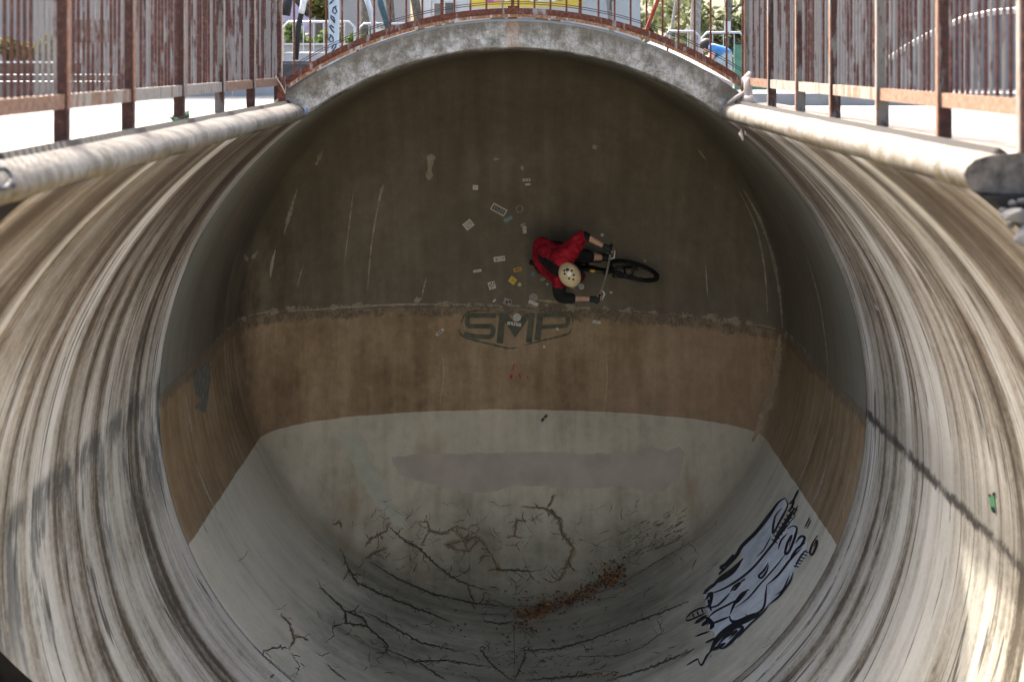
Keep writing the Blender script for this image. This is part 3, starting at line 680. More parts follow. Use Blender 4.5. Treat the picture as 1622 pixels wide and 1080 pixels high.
sticker(814.5, 513, 22, 5, 8, SW, 'white word shaped sticker across the middle painted letter', [(-.6,-.9,-.45,.2),(-.2,-.2,-.05,.9),(.15,-.9,.3,.3),(.5,-.1,.62,.9)], M_LOGO, off=.010)
sticker(883, 521, 5, 3, 30, SW, 'small white flake sticker on the last painted letter', off=.010); sticker(862, 549, 4, 4, 0, SW, 'white dot sticker below the painted badge', disc=True)
sticker(697, 526, 15, 4, -40, SW, 'slim tilted sticker with black print left of the painted badge', [(-.7,-.4,.5,.4)], SD)
sticker(945, 510, 13, 4, 8, SW, 'slim white sticker right of the painted badge', [(-.4,-.3,.6,.2)], SG)
sticker(862, 662, 15, 6, -48, SG, 'dark winged sticker on the edge of the brown band', [(-.8,-.5,-.1,.6),(.1,-.6,.8,.5)], M_BLACK)
sticker(921, 454, 9, 9, 0, SW, 'round white sticker between the rider\'s arms', disc=True, marks=[(-.5,-.2,.5,.2)], mark_mat=SG); sticker(907, 455, 8, 5, 0, SG, 'grey wedge sticker under the rider\'s helmet')
sticker(942, 233, 7, 7, 20, SG, 'lone small grey sticker high on the dark end wall'); sticker(954, 372, 5, 5, 0, SW, 'white dot sticker above the rider\'s left glove', disc=True)
sticker(783, 476, 6, 3, -40, SW, 'tiny white scrap sticker on the ragged joint'); sticker(804, 478, 13, 10, 20, SG, 'torn grey sticker remnant on the ragged joint', [(-.4,-.6,.1,.3),(.3,-.2,.8,.7)], SD)
sticker(968, 463, 4, 3, 0, SW, 'white fleck sticker below the front wheel'); sticker(1022, 413, 4, 4, 0, SG, 'pale fleck sticker above the front wheel')
def side_sticker(px, py, w, h, mat, label, mark):
    p, n = cast(px, py, .006); mb = MB()
    q = lambda dx, dy: cast(px+dx, py+dy, .008)[0]
    ribbon(mb, [(px-1, py-h/2), (px, py), (px+2, py+h/2)], w, .006, 0, 2, False); o = mb.build('sticker', mat); tag(o, label, 'sticker')
    for pts, ww in mark:
        k = MB(); ribbon(k, [(px+a, py+b) for a, b in pts], ww, .009, 0, 2); k.build('print', M_BLACK, o)
    return o
side_sticker(1573, 796, 8, 24, SGR, 'green torn sticker with black print on the right pipe wall', [([(3,-17),(4,-11)],5), ([(-4,-14),(-3,-10)],4), ([(0,6),(5,16)],5)])

# ------------------------------------------------------------------ moss and fallen leaves
mb = MB()
for i in range(230):
    t = random.random(); x = 975 + 105*random.random() + 20*t; y0 = 893 - (x-975)*.36 - random.random()**1.6*52
    l = random.uniform(3, 14) * (1.0 if random.random() < .6 else .4)
    ribbon(mb, [(x, y0), (x+l*.5, y0-l*.26), (x+l, y0-l*.55)], random.uniform(.5, 1.8), .004, .3, 3)
mb.build('moss', M_MOSS, PIPE)['kind'] = 'stuff'
def leaf_mat():
    m, g, b = newmat('dry_leaf', .6, .3)
    w = g.node('ShaderNodeTexWhiteNoise', noise_dimensions='3D'); v = g.node('ShaderNodeVectorMath', operation='SNAP'); g.put(v.inputs[0], g.pos()); v.inputs[1].default_value = (.03, .03, .03); g.put(w.inputs['Vector'], v.outputs[0])
    g.put(b.inputs['Base Color'], g.ramp(w.outputs['Value'], [(0, (.025, .010, .006)), (.4, (.085, .028, .012)), (.7, (.19, .075, .022)), (1, (.34, .17, .045))])); return m
M_LEAFD = leaf_mat()
def add_leaf(mb, px, py, L):
    p, n = cast(px, py); n = (n + Vector([random.uniform(-.5, .5) for _ in range(3)])).normalized()
    t = n.orthogonal().normalized(); t.rotate(Matrix.Rotation(random.uniform(0, 6.28), 3, n)); s = n.cross(t)
    p = p + cast(px, py)[1]*random.uniform(.006, .03); W = L*random.uniform(.28, .45); cu = random.uniform(.1, .35)*L
    mb.add([p - t*L/2, p + s*W/2 + n*cu, p + t*L/2, p - s*W/2 + n*cu, p], [(0, 4, 1), (1, 4, 2), (2, 4, 3), (3, 4, 0)])
LP = c8([(862,752),(930,735),(1000,705),(1100,680),(1180,640),(1250,600),(1320,560)])
mb = MB()
for i in range(900):
    k = random.random()*(len(LP)-1); j = int(k); t = k-j
    x = LP[j][0]*(1-t)+LP[j+1][0]*t; y = LP[j][1]*(1-t)+LP[j+1][1]*t
    add_leaf(mb, x + random.gauss(0, 5), y + random.gauss(0, (5 + 3*t) * (1 if random.random() < .8 else 2.4)), random.uniform(.018, .060))
for i in range(40): x, y = c8([(random.uniform(1180, 1330), random.uniform(510, 560))])[0]; add_leaf(mb, x, y, random.uniform(.025, .05))
for i in range(110):
    x, y = c8([(random.gauss(1000, 190), random.uniform(780, 1020))])[0]; add_leaf(mb, x, y, random.uniform(.02, .05))
for i in range(40):
    x, y = c8([(random.uniform(350, 830), random.uniform(640, 1020))])[0]; add_leaf(mb, x, y, random.uniform(.015, .035))
for i in range(35):
    x, y = c8([(random.uniform(1200, 1300), random.uniform(985, 1010))])[0]; add_leaf(mb, x, y, random.uniform(.02, .04))
for i in range(8): x, y = c8([(random.uniform(780, 800), random.uniform(550, 570))])[0]; add_leaf(mb, x, y, .03)
tag(mb.build('leaf_litter', M_LEAFD), 'drift of dry brown leaves along the floor of the bowl', kind='stuff')

# ------------------------------------------------------------------ side fences
def bm_box(name, a, b): mb = MB(); mb.box(a, b); return mb
def side_fence(s, ys, label):
    f = tag(empty('rusty_fence', (s*2.0, ys[0], 2.556)), label, 'fence'); base = f.location.copy()
    def part(mb, name, mat): o = mb.build(name, mat, f); o.location = -base; return o
    first = None
    for i, y in enumerate(ys):
        mb = MB(); x0, x1 = sorted((s*1.974, s*2.034)); mb.box((x0, y, 2.55), (x1, y + .05, 4.05)); part(mb, 'post', M_POST)
        x0, x1 = sorted((s*1.966, s*1.9735)); mb = MB(); mb.box((x0, y - .003, 2.70 if s < 0 else 2.56), (x1, y + .034, 4.05)); part(mb, 'flange', M_FLANGE_LIT)
    for y0, y1 in zip(ys[1:], ys[:-1]):
        x0, x1 = sorted((s*1.982, s*2.028)); mb = MB(); mb.box((x0, y0 + .052, 2.70), (x1, y1 - .002, 2.766)); part(mb, 'rail', M_RAIL)
        mb = MB(); mb.box((x0, y0 + .052, 3.93), (x1, y1 - .002, 3.99)); part(mb, 'rail', M_RAIL)
        n = int((y1 - y0 - .06) / .093)
        for k in range(n):
            y = y0 + .05 + (y1 - y0 - .05)*(k + 1)/(n + 1); xb = s*2.006
            mb = MB(); w = .009
            mb.tube([(xb + random.uniform(-.002, .002), y, 2.765), (xb, y + random.uniform(-.003, .003), 3.932)], w, 8, False)
            o = part(mb, 'bar', M_BAR)
    return f
LF = side_fence(-1, [14.06, 12.6, 11.26, 9.9, 8.58, 7.31, 6.02, 4.75], 'flaking rusty bar fence on the left lip with a green weed at its foot')
RF = side_fence(1, [13.99, 12.72, 11.46, 10.23, 8.92, 7.64, 6.41], 'flaking rusty bar fence on the right lip, ending at the broken curb')
# weed at the foot of the left fence
M_WEED = mat_leaf('weed_leaf', (.02, .06, .035), (.06, .13, .08))
for dy, wl in ((-.17, 'small green weed on the near side of a left fence post foot'), (.12, 'small green weed on the far side of a left fence post foot')):
    mb = MB()
    for k in range(18):
        a = random.uniform(0, 6.28); l = random.uniform(.03, .075); c = Vector((-2.0 + random.uniform(-.012, .012), 9.93 + dy + random.uniform(-.02, .02), 2.553))
        t = Vector((math.cos(a), math.sin(a), random.uniform(.4, 1.4))).normalized()*l; q = Vector((-math.sin(a), math.cos(a), 0))*l*.28
        mb.add([c, c + t*.5 + q, c + t, c + t*.5 - q], [(0, 1, 2), (0, 2, 3)])
    tag(mb.build('weed', M_WEED), wl, 'weed', 'weeds at the left fence')
# rubble past the sawn end of the right lip
mb0 = None
for i, (px, py, Y, r) in enumerate([(1611,343,6.24,.048),(1589,333,6.30,.016),(1640,372,6.2,.080),(1604,322,6.30,.017),(1620,318,6.29,.020),(1645,335,6.25,.050),(1600,357,6.28,.018)]):
    bmr = bmesh.new(); rr = random.Random(40 + i)
    for k in range(22):
        v = Vector([rr.gauss(0, 1) for _ in range(3)]).normalized()*r*rr.uniform(.8, 1.15); bmr.verts.new((v.x*1.2, v.y, v.z*.75))
    bmesh.ops.convex_hull(bmr, input=bmr.verts); bmesh.ops.delete(bmr, geom=[v for v in bmr.verts if not v.link_faces], context='VERTS')
    bmesh.ops.bevel(bmr, geom=bmr.edges[:], offset=r*.06, segments=1, affect='EDGES')
    mb = MB(); bmr.verts.index_update(); c0 = at(px, py, Y); mb.add([c0 + v.co for v in bmr.verts], [tuple(v.index for v in f.verts) for f in bmr.faces]); bmr.free()
    LAB = ['largest pale rock under the sawn end of the right lip', 'rock lying on the broken pipe edge under the right lip', 'big rock at the picture edge below the right lip', 'small stone wedged right under the lip end', 'small stone in the dark gap under the lip end', 'rock furthest right under the lip end', 'little stone in the gap at the broken pipe edge']
    tag(mb.build('rock', M_ROCK, None, False), LAB[i], 'rock', 'rubble under the end of the right lip')
mb = MB(); pr = [(3.008*math.sin(math.radians(a)), -3.008*math.cos(math.radians(a))) for a in (139.0, 140, 141, 142, 142.8)] + [(4.9, 2.396), (4.9, 2.25)]; m_ = len(pr)
mb.add([(x, 6.34, z) for x, z in pr] + [(x, 6.408, z) for x, z in pr], [tuple(range(m_))[::-1], tuple(range(m_, 2*m_))] + [(k, (k+1) % m_, m_ + (k+1) % m_, m_ + k) for k in range(m_)])
tag(mb.build('gap_shade_face', M_SOIL_SHADE), kind='structure')  # near-black face standing in for the shade in the gap under the lip
mb = MB(); pr = []
for k in range(15): a = math.radians(90 + 49.2*k/14); pr.append((3.012*math.sin(a), -3.012*math.cos(a)))
pr += [(4.99, pr[-1][1]), (4.99, -.02)]
m_ = len(pr); mb.add([(x, 6.13, z) for x, z in pr] + [(x, 6.305, z) for x, z in pr], [tuple(range(m_))[::-1], tuple(range(m_, 2*m_))] + [(k, (k+1) % m_, m_ + (k+1) % m_, m_ + k) for k in range(m_)])
tag(mb.build('earth_ledge', simple('bare_earth', (.045, .036, .026), .95, .45, 6)), kind='structure')
# pale rags and rope tied to the ends of the fences
M_RAG = flat('weathered_rag', (.34, .29, .245), .9, .2, 15); M_ROPE = flat('weathered_rope', (.30, .27, .22), .9, .2, 30)
RG = tag(empty('rag', (1.97, 13.9, 2.7)), 'pale twisted rag knotted round the far end of the right fence', 'rag')
def rg(pts, r, name='strand', m=M_RAG):
    mb = MB(); q = [at(x, y, Y) for x, y, Y in pts]
    mb.tube([p - RG.location for p in q], r, 8); return mb.build(name, m, RG, True)
rg([(1176,140,13.9),(1180,128,13.85),(1188,121,13.85),(1194,124,13.9),(1195,132,13.95)], [.014,.034,.044,.040,.016])
rg([(1183,124,13.83),(1185,140,13.8),(1182,152,13.78),(1178,164,13.75)], [.03,.036,.03,.02])
rg([(1186,140,13.82),(1187,152,13.8),(1192,164,13.78)], [.028,.032,.02]); rg([(1181,146,13.8),(1166,155,13.75),(1153,164,13.72)], [.018,.018,.012]); rg([(1178,158,13.74),(1190,160,13.74),(1196,163,13.76)], [.032,.048,.024])
RP = MB(); RP.tube([at(428,113,13.95), at(436,121,13.9), at(447,138,13.85), at(452,148,13.8)], .006, 6); tag(RP.build('rope', M_ROPE, None, True), 'thin pale rope hanging off the far end of the left fence', 'rope')
MB_ = MB(); MB_.tube([at(1176,205,13.2), at(1174,212,13.15), at(1177,222,13.1)], [.012, .022, .008], 6); MB_.tube([at(1179,205,13.2), at(1181,214,13.15)], [.012, .008], 6)
tag(MB_.build('rag_scrap', M_RAG, None, True), 'pale rag scrap dangling under the right lip', 'rag')
sb = MB(); sb.tube([at(478,182,13.9), at(484,178,13.88), at(487,172,13.9)], .010, 6); tag(sb.build('strap', simple('blue_strap', (.12, .17, .28))), 'short blue strap hanging at the far end of the left lip', 'strap')

# ------------------------------------------------------------------ arched railing over the mouth
AR = tag(empty('arched_railing', (0, 13.98, 3.3)), 'rusty arched railing with upright bars over the mouth of the pipe', 'railing')
RA, ZA, XA, YA = 3.45, -.10, .016, 14.0
def arc(mb, r0, r1, y0, y1, a0=-34.5, a1=34.5, n=48):
    vs = []
    for i in range(n + 1):
        a = math.radians(a0 + (a1-a0)*i/n)
        for r, y in ((r0, y0), (r1, y0), (r1, y1), (r0, y1)): vs.append((XA + r*math.sin(a), y, ZA + r*math.cos(a)))
    mb.add(vs, [(i*4+k, i*4+(k+1)%4, i*4+4+(k+1)%4, i*4+4+k) for i in range(n) for k in range(4)] + [(3,2,1,0), (n*4, n*4+1, n*4+2, n*4+3)])
def ap(mb, name, mat): o = mb.build(name, mat, AR); o.location = -AR.location; return o
mb = MB(); arc(mb, RA - .045, RA + .008, YA, YA + .006); ap(mb, 'arched_web', M_ARC)
mb = MB(); arc(mb, RA - .072, RA - .046, YA - .03, YA + .03); ap(mb, 'arched_flange', M_ARCPALE)
for dr in (.045, .062):
    mb = MB(); pts = [(XA + (RA+dr+.02*abs(math.sin(3*math.radians(-34+68*i/40))))*math.sin(math.radians(-34+68*i/40)), YA + .02, ZA + (RA+dr)*math.cos(math.radians(-34+68*i/40))) for i in range(41)]
    mb.tube(pts, .0035, 5); ap(mb, 'cable', M_CABLE)
px = 465.5
while px < 1178:
    X = (px - CX)/FPX*YA; a = math.asin(max(-1, min(1, (X-XA)/RA))); z0 = ZA + RA*math.cos(a)
    if min(abs(px - q) for q in (700, 812, 919)) > 9:
        mb = MB(); mb.tube([(X, YA+.016, z0 - .01), (X + random.uniform(-.004, .004), YA+.016, 4.5)], .009, 8, False); ap(mb, 'bar', M_ARC)
    px += 25.4
for px in (700, 812, 919):
    X = (px - CX)/FPX*YA; z0 = ZA + math.sqrt(RA**2 - (X-XA)**2)
    mb = MB(); mb.box((X-.014, YA+.007, z0-.03), (X+.014, YA+.035, 4.5)); ap(mb, 'post', M_ARC)
mb = MB(); mb.box((-.04, YA-.005, 3.262), (.04, YA+.05, 3.376)); ap(mb, 'foot', M_ARC)
for px in (566, 1058):
    X = (px - CX)/FPX*YA; zt = ZA + math.sqrt((RA-.07)**2 - (X-XA)**2); zb = math.sqrt(RO**2 - X*X)
    mb = MB(); mb.box((X-.008, YA+.02, zb-.01), (X+.008, YA+.036, zt)); ap(mb, 'foot', M_ARC)
mb = MB(); mb.tube([at(1024, 48, 13.95), at(1044, -5, 13.95)], .017, 8); ap(mb, 'brace', mat_rust('red_oxide', [(.10, .012, .008), (.20, .03, .015), (.27, .06, .03)], .8))
for s, px, in ((-1, 447), (1, 1179)):
    p = at(px, 128, 14.0); mb = MB(); mb.box((p.x-.03, 13.96, 2.56), (p.x+.03, 14.02, p.z+.03)); ap(mb, 'foot', M_ARC)

# ------------------------------------------------------------------ bicycle and rider
YS = 19.45
rear = cast(880, 417)[0]; REAR = at(880, 417, rear.y - .30)
F3 = Vector((math.cos(math.radians(22)), -math.sin(math.radians(22)), 0))
# the bicycle points right along the wall, nose lifted off it
frt = at(1003, 428, REAR.y - .98*math.sin(math.radians(22)))
Fw = (frt - REAR).normalized(); U = Vector((0, -1, 0)); U = (U - Fw*U.dot(Fw)).normalized(); U = (U + Vector((0, 0, .0))); U = (U - Fw*U.dot(Fw)).normalized(); Lf = U.cross(Fw)
WB = (frt - REAR).length
BM = Matrix((Fw, Lf, U)).transposed().to_4x4(); BM.translation = REAR          # bicycle space: rear axle at origin
BIKE = tag(empty('bicycle', REAR), 'black dirt bicycle with yellow frame badge ridden across the wall', 'bicycle')
BIKE.matrix_world = BM
M_TYRE = flat('black_tyre', (.014, .014, .013), .8, .4, 30); M_FRAME = simple('black_frame_paint', (.012, .013, .012), .35); M_ALU = simple('dull_aluminium', (.32, .30, .25), .35, .15, metallic=.8); M_YEL = flat('yellow_badge', (.55, .30, .02), .5)
M_RIM = simple('dark_rim', (.05, .05, .05), .35, metallic=.3); M_GRIP = flat('rubber_grip', (.012, .012, .012), .8); M_LEVER = simple('white_lever', (.62, .60, .57), .4)
WR = .30
def wheel(name, Mw):
    w = MB(); w.torus(Mw, WR - .030, .003, 40, 6, 4.0); w.torus(Mw, WR - .040, .008, 40, 8, 1.5)
    wo = w.build(name, M_RIM, BIKE, True)
    t = MB(); t.torus(Mw, WR - .024, .027, 56, 12, .95)
    for i in range(60):
        a = 2*math.pi*i/60
        for sy in (-.014, .0, .014):
            c = Vector(((WR+.001)*math.cos(a + (.05 if sy == 0 else 0)), sy, (WR+.001)*math.sin(a + (.05 if sy == 0 else 0)))); ml = Mw @ Matrix.Translation(c) @ Matrix.Rotation(-a, 4, 'Y')
            t.box((-.005, -.005, -.008), (.004, .005, .008), ml)
    t.build('tyre', M_TYRE, wo, True)
    s = MB(); rnd = 28
    for i in range(rnd):
        a = 2*math.pi*i/rnd; sd = -1 if i % 2 else 1; b = a + (.5 if (i//2) % 2 else -.5)
        s.tube([Mw @ Vector((.018*math.cos(b), sd*.03, .018*math.sin(b))), Mw @ Vector(((WR-.045)*math.cos(a), 0, (WR-.045)*math.sin(a)))], .0013, 4, False)
    s.build('spokes', M_ALU, wo)
    h = MB(); h.tube([Mw @ Vector((0, -.055, 0)), Mw @ Vector((0, .055, 0))], [.020, .020], 12); h.tube([Mw @ Vector((0, .028, 0)), Mw @ Vector((0, .040, 0))], .05, 16); h.build('hub', M_RIM, wo)
    return wo
wheel('rear_wheel', Matrix.Identity(4))
BB = Vector((.385, 0, .0)); HT = Vector((WB - .185, 0, .40)); HB = Vector((WB - .140, 0, .29)); STEER = math.radians(-16)
ax = (HT - HB).normalized(); SM = Matrix.Translation(HB) @ Matrix.Rotation(STEER, 4, ax) @ Matrix.Translation(-HB)
wheel('front_wheel', SM @ Matrix.Translation((WB, 0, 0)))
mb = MB(); mb.tube([HB + ax*-.01, HT + ax*.01], .024, 12)
mb.tube([HT - ax*.02, Vector((.20, 0, .30))], .018, 10); mb.tube([HB + ax*.02, BB], .022, 10); mb.tube([BB, Vector((.17, 0, .36))], .017, 10)
for s in (-1, 1): mb.tube([Vector((0, s*.062, 0)), Vector((.12, s*.05, .01)), BB + Vector((0, s*.03, 0))], .010, 8); mb.tube([Vector((0, s*.062, 0)), Vector((.20, s*.018, .30))], .008, 8)
mb.tube([BB + Vector((0, -.04, 0)), BB + Vector((0, .04, 0))], .024, 12)
mb.build('frame', M_FRAME, BIKE, True)
mb = MB(); c = HB.lerp(BB, .38) ; mb.ball(Matrix.Translation(HT.lerp(Vector((.20, 0, .30)), .30) + Vector((0, 0, .012))) @ Matrix.Rotation(math.radians(12), 4, 'Y') @ Matrix.Diagonal((.034, .019, .012, 1)), 14, 8); mb.build('badge', M_YEL, BIKE, True)
mb = MB(); crown = HB - ax*.03
for s in (-1, 1): mb.tube([SM @ (crown + Vector((0, s*.058, 0))), SM @ (Vector((WB - .02, s*.058, .10))), SM @ Vector((WB, s*.058, 0))], [.019, .022, .017], 10)
mb.tube([SM @ (crown + Vector((0, -.065, 0))), SM @ (crown + Vector((0, .065, 0)))], .022, 10); mb.tube([SM @ Vector((WB - .05, -.058, .20)), SM @ Vector((WB + .03, 0, .33)), SM @ Vector((WB - .05, .058, .20))], .012, 8); mb.build('fork', M_FRAME, BIKE, True)
BC = HT + ax*.06 + Vector((.045, 0, 0))
mb = MB(); mb.tube([SM @ (HT + ax*.04), SM @ BC], .020, 10); mb.build('stem', M_FRAME, BIKE, True)
def bar_pt(s, y, back, rise): return SM @ (BC + Vector((-back, s*y, rise)))
mb = MB(); mb.tube([bar_pt(-1,.345,.022,.022), bar_pt(-1,.20,.006,.018), bar_pt(-1,.06,.0,.0), bar_pt(1,.06,0,0), bar_pt(1,.20,.006,.018), bar_pt(1,.345,.022,.022)], .0125, 10); mb.build('handlebar', M_ALU, BIKE, True)
for s in (-1, 1):
    mb = MB(); mb.tube([bar_pt(s,.24,.010,.019), bar_pt(s,.355,.024,.023)], .0165, 10); mb.build('grip', M_GRIP, BIKE, True)
    mb = MB(); mb.tube([bar_pt(s,.19,-.01,.018), bar_pt(s,.215,-.045,.02), bar_pt(s,.30,-.035,.02)], [.010, .009, .006], 8); mb.build('brake_lever', M_LEVER, BIKE, True)
mb = MB(); mb.ball(Matrix.Translation((.145, 0, .40)) @ Matrix.Rotation(math.radians(-14), 4, 'Y') @ Matrix.Diagonal((.125, .062, .022, 1)), 16, 8, lambda p: Vector((p.x, p.y*(1 - .55*max(0, p.x)), p.z))); mb.build('saddle', M_FRAME, BIKE, True)
CR_ = math.radians(-8); cv = Vector((math.cos(CR_), 0, math.sin(CR_)))*.17
mb = MB(); mb.tube([BB + Vector((0, .05, 0)), BB + Vector((0, .06, 0)) + cv], .011, 8); mb.tube([BB - Vector((0, .05, 0)), BB - Vector((0, .06, 0)) - cv], .011, 8)
mb.tube([BB + Vector((0, -.035, 0)), BB + Vector((0, -.041, 0))], .055, 20); mb.build('crank', M_RIM, BIKE, True)
PD = {}
for s in (-1, 1):
    c = BB + Vector((0, s*.12, 0)) + cv*s; PD[s] = c; mb = MB(); mb.box((c.x-.05, c.y-.05, c.z-.009), (c.x+.05, c.y+.05, c.z+.009)); mb.build('pedal', M_RIM, BIKE)
mb = MB(); mb.tube([Vector((0, -.036, .03)), Vector((.385, -.036, .053))], .003, 5); mb.tube([Vector((0, -.036, -.03)), Vector((.385, -.036, -.053))], .003, 5); mb.build('chain', M_RIM, BIKE)
bpy.context.view_layer.update()

def skin_mesh(name, joints, edges, root, mat, parent, sub=2, Minv=None):
    names = list(joints); idx = {k: i for i, k in enumerate(names)}
    me = bpy.data.meshes.new(name); me.from_pydata([joints[k][0] for k in names], [(idx[a], idx[b]) for a, b in edges], [])
    ob = bpy.data.objects.new(name + '_tmp', me); COL.objects.link(ob)
    md = ob.modifiers.new('s', 'SKIN'); md.use_smooth_shade = True
    for i, k in enumerate(names):
        r = joints[k][1]; r = (r, r) if not isinstance(r, tuple) else r
        me.skin_vertices[0].data[i].radius = r; me.skin_vertices[0].data[i].use_root = (k == root)
    sb = ob.modifiers.new('b', 'SUBSURF'); sb.levels = sub; sb.render_levels = sub
    dg = bpy.context.evaluated_depsgraph_get(); new = bpy.data.meshes.new_from_object(ob.evaluated_get(dg))
    bpy.data.objects.remove(ob); new.name = name; new.materials.clear(); new.materials.append(mat)
    new.polygons.foreach_set('use_smooth', [True]*len(new.polygons))
    o = bpy.data.objects.new(name, new); link(o, parent); return o
M_SKIN = simple('skin', (.52, .30, .205), .55, .12, 12); M_HAIR = simple('dark_hair', (.02, .014, .01), .6)
def shirt_mat():
    m, g, b = newmat('red_black_jersey', .8, .2)
    p = g.obj(); n = g.noise(p, 9, 4, .6); n2 = g.noise(p, 6, 4, .6, .8); x, y, z = g.xyz(p)
    c = g.ramp(n, [(.3, (.13, .005, .011)), (.5, (.32, .010, .021)), (.72, (.47, .026, .042))])
    a = math.radians(-38); cx_, cz_ = .07, -.075
    dx, dz = g.math('SUBTRACT', x, cx_), g.math('SUBTRACT', z, cz_)
    u_ = g.math('ADD', g.math('MULTIPLY', dx, math.cos(a)), g.math('MULTIPLY', dz, math.sin(a))); v_ = g.math('SUBTRACT', g.math('MULTIPLY', dz, math.cos(a)), g.math('MULTIPLY', dx, math.sin(a)))
    d = g.math('ADD', g.math('POWER', g.math('DIVIDE', u_, .17), 2), g.math('POWER', g.math('DIVIDE', v_, .058), 2))
    d = g.math('ADD', d, g.math('MULTIPLY', g.math('SUBTRACT', n2, .5), 2.2))
    c = g.mix(g.math('MAXIMUM', g.step(d, 1.05, .85), g.step(n2, .70, .73)), c, (.014, .016, .012))
    g.put(b.inputs['Base Color'], c); g.bump(b, g.noise(p, 13, 4, .6, .8), .9, .04); return m
def folds(o, amp, sc):
    me = o.data; no = [v.normal.copy() for v in me.vertices]
    for v, n in zip(me.vertices, no):
        q = Vector((v.co.x*sc, v.co.y*sc, v.co.z*sc*1.0)); w = mnoise.noise(q + Vector((mnoise.noise(q*.5)*2, 0, 5))); v.co += n*((1 - abs(w)*2.2)*amp - amp*.5)
    me.update(); return o
M_SHIRT = shirt_mat(); M_BLK = simple('black_fabric', (.012, .014, .013), .8, .35, 14); M_SHORT = simple('dark_red_shorts', (.085, .010, .014), .85, .35, 8); M_GLOVE = simple('dark_green_glove', (.020, .034, .030), .8, .3, 20); M_SHOE = simple('black_shoe', (.02, .018, .018), .7)
def J(px, py, h): return at(px, py, YS - h)
RI = tag(empty('person', J(862, 404, .55)), 'rider in a red jersey, cream helmet, black elbow pads, leaning over the handlebar', 'person')
O = RI.location.copy()
bw = BIKE.matrix_world.copy()
gripL, gripR = bw @ bar_pt(1, .30, .017, .022), bw @ bar_pt(-1, .30, .017, .022)
pedL, pedR = bw @ (PD[1] + Vector((0, 0, .03))), bw @ (PD[-1] + Vector((0, 0, .03)))
up = (bw.to_3x3() @ Vector((0, 0, 1))); fw = (bw.to_3x3() @ Vector((1, 0, 0))); lf = (bw.to_3x3() @ Vector((0, 1, 0)))
B = dict(pelvis=(J(863,404,.72), .125), waist=(J(872,405,.86), .115), chest=(J(889,411,1.0), .115), neck=(J(899,424,1.07), .055), head=(J(903,432,1.10), .085), crown=(J(905,436,1.19), .075),
 shL=(J(908,393,1.02), .062), elL=(J(924,372,.97), .046), wrL=(gripL + (J(924,372,.97)-gripL).normalized()*.085 + up*.03, .028), shR=(J(886,440,1.02), .062), elR=(J(886,472,.95), .046), wrR=(gripR + (J(886,472,.95)-gripR).normalized()*.085 + up*.03, .028),
 hipL=(J(866,391,.70), .10), knL=(J(922,404,.66), .062), anL=(pedL + up*.085 - fw*.05, .042), hipR=(J(868,419,.70), .10), knR=(J(923,439,.62), .062), anR=(pedR + up*.085 - fw*.05, .042),
 toL=(pedL + fw*.12 + up*.01, .035), toR=(pedR + fw*.12 + up*.01, .035), heL=(pedL - fw*.09 + up*.015, .03), heR=(pedR - fw*.09 + up*.015, .03))
ED = [('pelvis','waist'),('waist','chest'),('chest','neck'),('neck','head'),('head','crown'),('chest','shL'),('shL','elL'),('elL','wrL'),('chest','shR'),('shR','elR'),('elR','wrR'),('pelvis','hipL'),('hipL','knL'),('knL','anL'),('anL','toL'),('anL','heL'),('pelvis','hipR'),('hipR','knR'),('knR','anR'),('anR','toR'),('anR','heR')]
# hands: palm and five curled fingers round each grip
bard = {'L': (gripL - gripR).normalized(), 'R': (gripR - gripL).normalized()}
for s, gp in (('L', gripL), ('R', gripR)):
    bd = bard[s]; wr = B['wr'+s][0]; toward = (gp - wr); toward = (toward - bd*toward.dot(bd)).normalized(); outn = toward.cross(bd); 
    if outn.dot(up) < 0: outn = -outn
    palm = gp + outn*.032 - toward*.012; B['pa'+s] = (palm, (.034, .020)); ED.append(('wr'+s, 'pa'+s))
    for i, (o_, ln) in enumerate(((-.032, 1.0), (-.011, 1.08), (.011, 1.0), (.031, .82))):
        k0 = palm + bd*o_ + toward*.026*ln; k1 = gp + bd*o_ + toward*.034*ln + outn*.002; k2 = gp + bd*o_ + toward*.012 - outn*.028*ln
        for j, q in enumerate((k0, k1, k2)): B[f'f{s}{i}{j}'] = (q, .010 - .001*j)
        ED += [('pa'+s, f'f{s}{i}0'), (f'f{s}{i}0', f'f{s}{i}1'), (f'f{s}{i}1', f'f{s}{i}2')]
    t0 = palm - bd*.036 - toward*.012; t1 = gp - bd*.046 - outn*.012; B['t'+s+'0'] = (t0, .011); B['t'+s+'1'] = (t1, .010); ED += [('pa'+s, 't'+s+'0'), ('t'+s+'0', 't'+s+'1')]
B = {k: (v[0] - O, v[1]) for k, v in B.items()}
skin_mesh('body', B, ED, 'pelvis', M_SKIN, RI, 2)
def sub(d, keys, k=1.0, add=0.0): return {q: (d[q][0], (d[q][1] if not isinstance(d[q][1], tuple) else d[q][1][0])*k + add) for q in keys}
